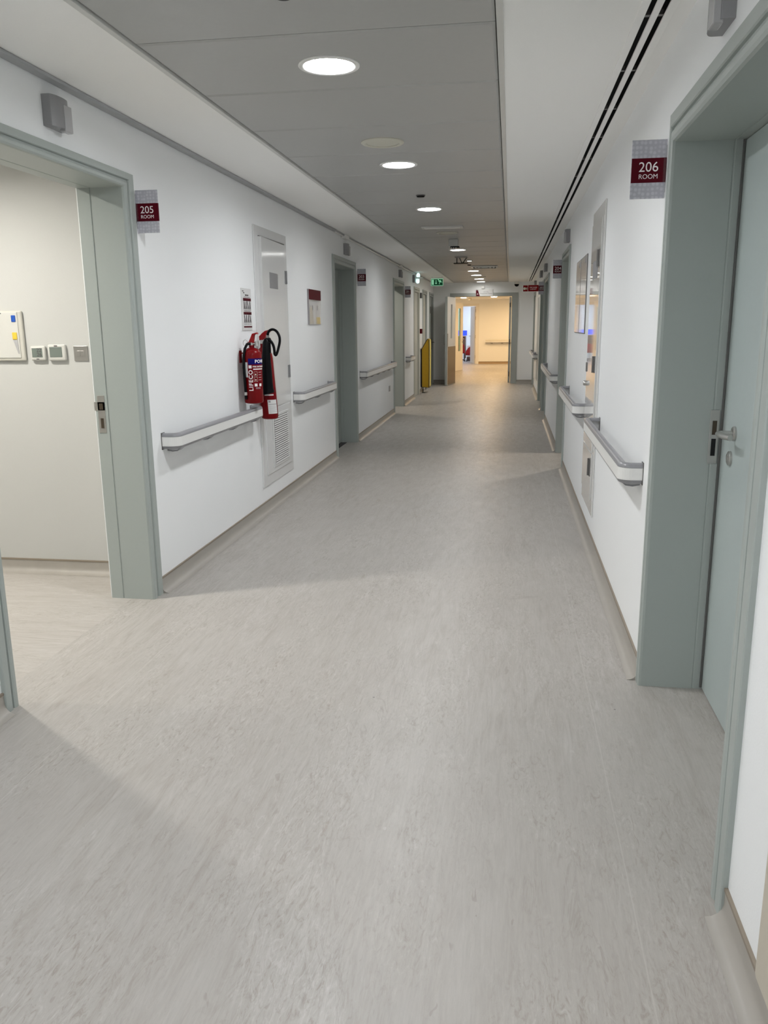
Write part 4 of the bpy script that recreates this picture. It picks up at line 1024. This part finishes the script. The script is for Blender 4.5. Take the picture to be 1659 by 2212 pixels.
for k in range(2): patch(bb, (cx, cy), R, V + D(14), V + D(46), 1.020 + k * .006, 1.0215 + k * .006, .0012)
obj('printed_marks', bb, 'letter_white', lb)
bb = B()
for k in range(2):
    z0 = 1.070 + k * .038
    for (a0, a1, za, zb) in ((6, 28, z0, z0 + .0012), (6, 28, z0 + .030, z0 + .0312), (6, 7, z0, z0 + .031), (27, 28, z0, z0 + .031), (12, 20, z0 + .008, z0 + .016)): patch(bb, (cx, cy), R, V + D(a0), V + D(a1), za, zb, .0012, 4)
obj('pictogram_boxes', bb, 'plastic_cream', lb)
bb = patch(B(), (cx, cy), R, V - D(62), V - D(31), 1.10, 1.205, .0008); obj('inspection_label', bb, 'paper', cyl, recalc=False)
bb = B().cyl((cx, cy, 1.320), (cx, cy, 1.345), .017, n=20); bb.cyl((cx, cy, 1.335), (cx + .048, cy - .006, 1.330), .012, n=14); bb.cyl((cx + .04, cy - .006, 1.315), (cx + .04, cy - .006, 1.35), .014, n=14)
obj('valve', bb, 'steel', t, smooth=True)
bb = B().prism([(cx - .018, 1.338), (cx + .014, 1.342), (cx + .024, 1.392), (cx + .034, 1.400), (cx + .050, 1.398), (cx + .045, 1.41), (cx + .012, 1.402), (cx - .012, 1.352)], 'Y', cy - .018, cy + .018); obj('lever', bb, 'ext_red_bright', t)
bb = B().prism([(cx - .03, 1.333), (cx + .02, 1.337), (cx + .03, 1.345), (cx - .026, 1.345)], 'Y', cy - .014, cy + .014); obj('carry_handle', bb, 'ext_red_bright', t)
bb = B(); ring_pts = [(cx - .038 + .017 * math.cos(a), cy - .02, 1.338 + .021 * math.sin(a)) for a in [2 * PI * k / 20 for k in range(21)]]; bb.sweep(ring_pts, .002, 6); obj('safety_pin_ring', bb, 'steel', t)
hp = [(cx - .006, cy - .018, 1.333), (cx - .022, cy - .035, 1.330), (cx - .034, cy - .052, 1.300), (cx - .042, cy - .062, 1.24), (cx - .044, cy - .066, 1.17), (cx - .040, cy - .069, 1.09), (cx - .038, cy - .069, 1.03), (cx - .036, cy - .070, .990)]
hs = obj('hose', B().sweep(hp, .0095, 12), 'black', t, smooth=True)
obj('ferrule', B().cyl((cx - .036, cy - .070, .996), (cx - .036, cy - .070, .975), .0115, n=14), 'steel', hs, smooth=True)
obj('nozzle', B().cyl((cx - .036, cy - .070, .975), (cx - .035, cy - .070, .945), .010, .008, n=14), 'black', hs, smooth=True)
bb = B().box(XL, XL + .008, cy - .02, cy + .02, 1.20, 1.285); bb.box(XL, cx - R + .012, cy - .012, cy + .012, 1.262, 1.272); obj('wall_bracket', bb, 'ext_red', t)

# carbon dioxide extinguisher
cx, cy, R = -1.806, 6.09, .0655
V = math.atan2(-cy, -cx)
t = thing('fire_extinguisher', 'red carbon dioxide fire extinguisher with big black discharge horn', 'fire extinguisher', (cx, cy, .76), 'wall-hung fire extinguishers')
tilt = lambda z: -.034 * (z - .76) / .56
bb = B().lathe([(0, .762), (.05, .760), (.060, .766), (R, .782), (R, 1.215), (.062, 1.245), (.050, 1.270), (.030, 1.288), (.021, 1.300), (.021, 1.325), (0, 1.326)], (cx, cy, 0), 48)
for v in bb.bm.verts: v.co.x += tilt(v.co.z)
cyl = obj('cylinder', bb, 'ext_red', t, smooth=True)
def tpatch(a0, a1, z0, z1, m, name, par, th=.0008):
    b_ = patch(B(), (cx, cy), R, V + D(a0), V + D(a1), z0, z1, th)
    for v in b_.bm.verts: v.co.x += tilt(v.co.z)
    return obj(name, b_, m, par, recalc=False)
lb = tpatch(-60, 70, .916, 1.00, 'label_red', 'label', cyl)
tpatch(-22, 40, .940, .950, 'paper', 'label_stripe', lb, .0014)
bb = B(); wrap(bb, text_mesh('LIFECO', .034, .022, 1.15), (cx, cy), R + .0008, V - D(44), .985, rot=True)
for v in bb.bm.verts: v.co.x += tilt(v.co.z)
obj('brand_lettering', bb, 'letter_white', lb)
lb = tpatch(-6, 62, .803, .908, 'paper', 'inspection_label', cyl)
bb = B(); patch(bb, (cx, cy), R, V + D(-2), V + D(58), .872, .877, .0014)
bb.bm.verts.ensure_lookup_table()
for k in range(6): patch(bb, (cx, cy), R, V + D(0), V + D(54 - 8 * (k % 2)), .815 + k * .009, .8168 + k * .009, .0014)
patch(bb, (cx, cy), R, V + D(0), V + D(14), .888, .902, .0014, 4)
for v in bb.bm.verts: v.co.x += tilt(v.co.z)
obj('printed_lines', bb, 'letter_grey', lb)
xt = cx + tilt(1.33)
bb = B().cyl((xt, cy, 1.322), (xt, cy, 1.352), .019, n=20); bb.cyl((xt, cy, 1.345), (xt + .06, cy - .03, 1.350), .014, n=14); obj('valve', bb, 'steel', t, smooth=True)
bb = B().cyl((xt + .035, cy - .02, 1.349), (xt + .065, cy - .035, 1.352), .018, n=14); obj('valve_knob', bb, 'black', t, smooth=True)
bb = B().prism([(xt - .020, 1.350), (xt + .018, 1.352), (xt + .032, 1.392), (xt + .062, 1.412), (xt + .060, 1.428), (xt + .024, 1.418), (xt + .000, 1.400), (xt - .022, 1.378)], 'Y', cy - .018, cy + .018); obj('lever', bb, 'ext_red_bright', t)
# horn: wide flattened cone hanging from the hose
hx0, hx1 = xt + .058, xt + .045
yh = cy - .105
bb = B(); rings = []
for z, rx, ry, xc in ((1.362, .012, .012, xt + .058), (1.345, .022, .018, xt + .058), (1.335, .026, .022, xt + .058), (1.20, .034, .030, xt + .054), (1.10, .042, .034, xt + .052), (1.00, .049, .036, xt + .049), (.985, .051, .037, xt + .048), (.975, .0565, .040, xt + .048), (.958, .0565, .040, xt + .047), (.955, .048, .034, xt + .047)):
    rings.append([bb.bm.verts.new((xc + rx * math.cos(2 * PI * j / 32), yh + ry * math.sin(2 * PI * j / 32), z + .20 * (xc + rx * math.cos(2 * PI * j / 32) - xt - .05) * (1 if z < 1.1 else 0))) for j in range(32)])
for i in range(len(rings) - 1):
    for j in range(32): bb.bm.faces.new((rings[i][j], rings[i][(j + 1) % 32], rings[i + 1][(j + 1) % 32], rings[i + 1][j]))
bb.bm.faces.new(rings[0]); bb.bm.faces.new(rings[-1])
hn = obj('discharge_horn', bb, 'black', t, smooth=True)
obj('horn_grip', B().box(xt + .078, xt + .092, yh - .008, yh + .008, 1.258, 1.335, .004), 'black', hn)
pts = [(xt + .052, cy - .03, 1.375), (xt + .055, cy - .04, 1.400), (xt + .075, cy - .055, 1.422), (xt + .105, cy - .065, 1.428), (xt + .135, cy - .075, 1.412), (xt + .155, cy - .085, 1.378), (xt + .158, cy - .09, 1.340), (xt + .148, cy - .095, 1.295), (xt + .138, cy - .098, 1.262), (xt + .128, cy - .100, 1.243), (xt + .119, cy - .100, 1.250), (xt + .118, cy - .101, 1.275), (xt + .113, cy - .102, 1.308), (xt + .098, cy - .104, 1.340), (xt + .078, cy - .105, 1.356), (xt + .058, cy - .105, 1.360)]
def smooth_path(p, n=5):
    q = [Vector(v) for v in p]; out = []
    for i in range(len(q) - 1):
        a, b_, c, d = q[max(i - 1, 0)], q[i], q[i + 1], q[min(i + 2, len(q) - 1)]
        for k in range(n):
            u = k / n; out.append(.5 * ((2 * b_) + (c - a) * u + (2 * a - 5 * b_ + 4 * c - d) * u * u + (3 * b_ - a - 3 * c + d) * u ** 3))
    return out + [q[-1]]
hs = obj('hose', B().sweep(smooth_path(pts), .0098, 12), 'black', t, smooth=True)
obj('ferrule', B().cyl((xt + .050, cy - .028, 1.350), (xt + .053, cy - .034, 1.388), .0125, n=16), 'steel', hs, smooth=True)
bb = B().box(XL, XL + .010, cy - .03, cy + .03, 1.10, 1.26); bb.box(XL, cx - R + .012, cy - .03, cy + .03, .775, .785); obj('wall_bracket', bb, 'ext_red', t)

# ------------------------------------------------------------------ camera, world, view
cam = bpy.data.cameras.new('camera'); co = bpy.data.objects.new('camera', cam); COL.objects.link(co)
yaw, pitch, roll = (math.radians(a) for a in (-8.675, -12.848, -0.5886))
f = Vector((math.sin(yaw), math.cos(yaw), 0)); r = Vector((math.cos(yaw), -math.sin(yaw), 0)); u = Vector((0, 0, 1))
f2 = f * math.cos(pitch) + u * math.sin(pitch); u2 = u * math.cos(pitch) - f * math.sin(pitch)
r3 = r * math.cos(roll) + u2 * math.sin(roll); u3 = u2 * math.cos(roll) - r * math.sin(roll)
mw = Matrix((r3, u3, -f2)).transposed().to_4x4(); mw.translation = (0, 0, 1.45)
co.matrix_world = mw
cam.sensor_fit = 'VERTICAL'; cam.sensor_height = 36.0; cam.lens = 36.0 * 1767.7 / 2212.0
cam.clip_start = 0.05; cam.clip_end = 200
SC.camera = co
w = bpy.data.worlds.new('world'); SC.world = w; w.use_nodes = True
w.node_tree.nodes['Background'].inputs[0].default_value = (0.02, 0.02, 0.02, 1)
SC.cycles.max_bounces = 14; SC.cycles.diffuse_bounces = 8; SC.cycles.glossy_bounces = 5
SC.cycles.sample_clamp_indirect = 8.0
SC.view_settings.view_transform = 'Standard'; SC.view_settings.look = 'None'
SC.view_settings.exposure = 0.0; SC.view_settings.gamma = 1.0; SC.view_settings.use_curve_mapping = False
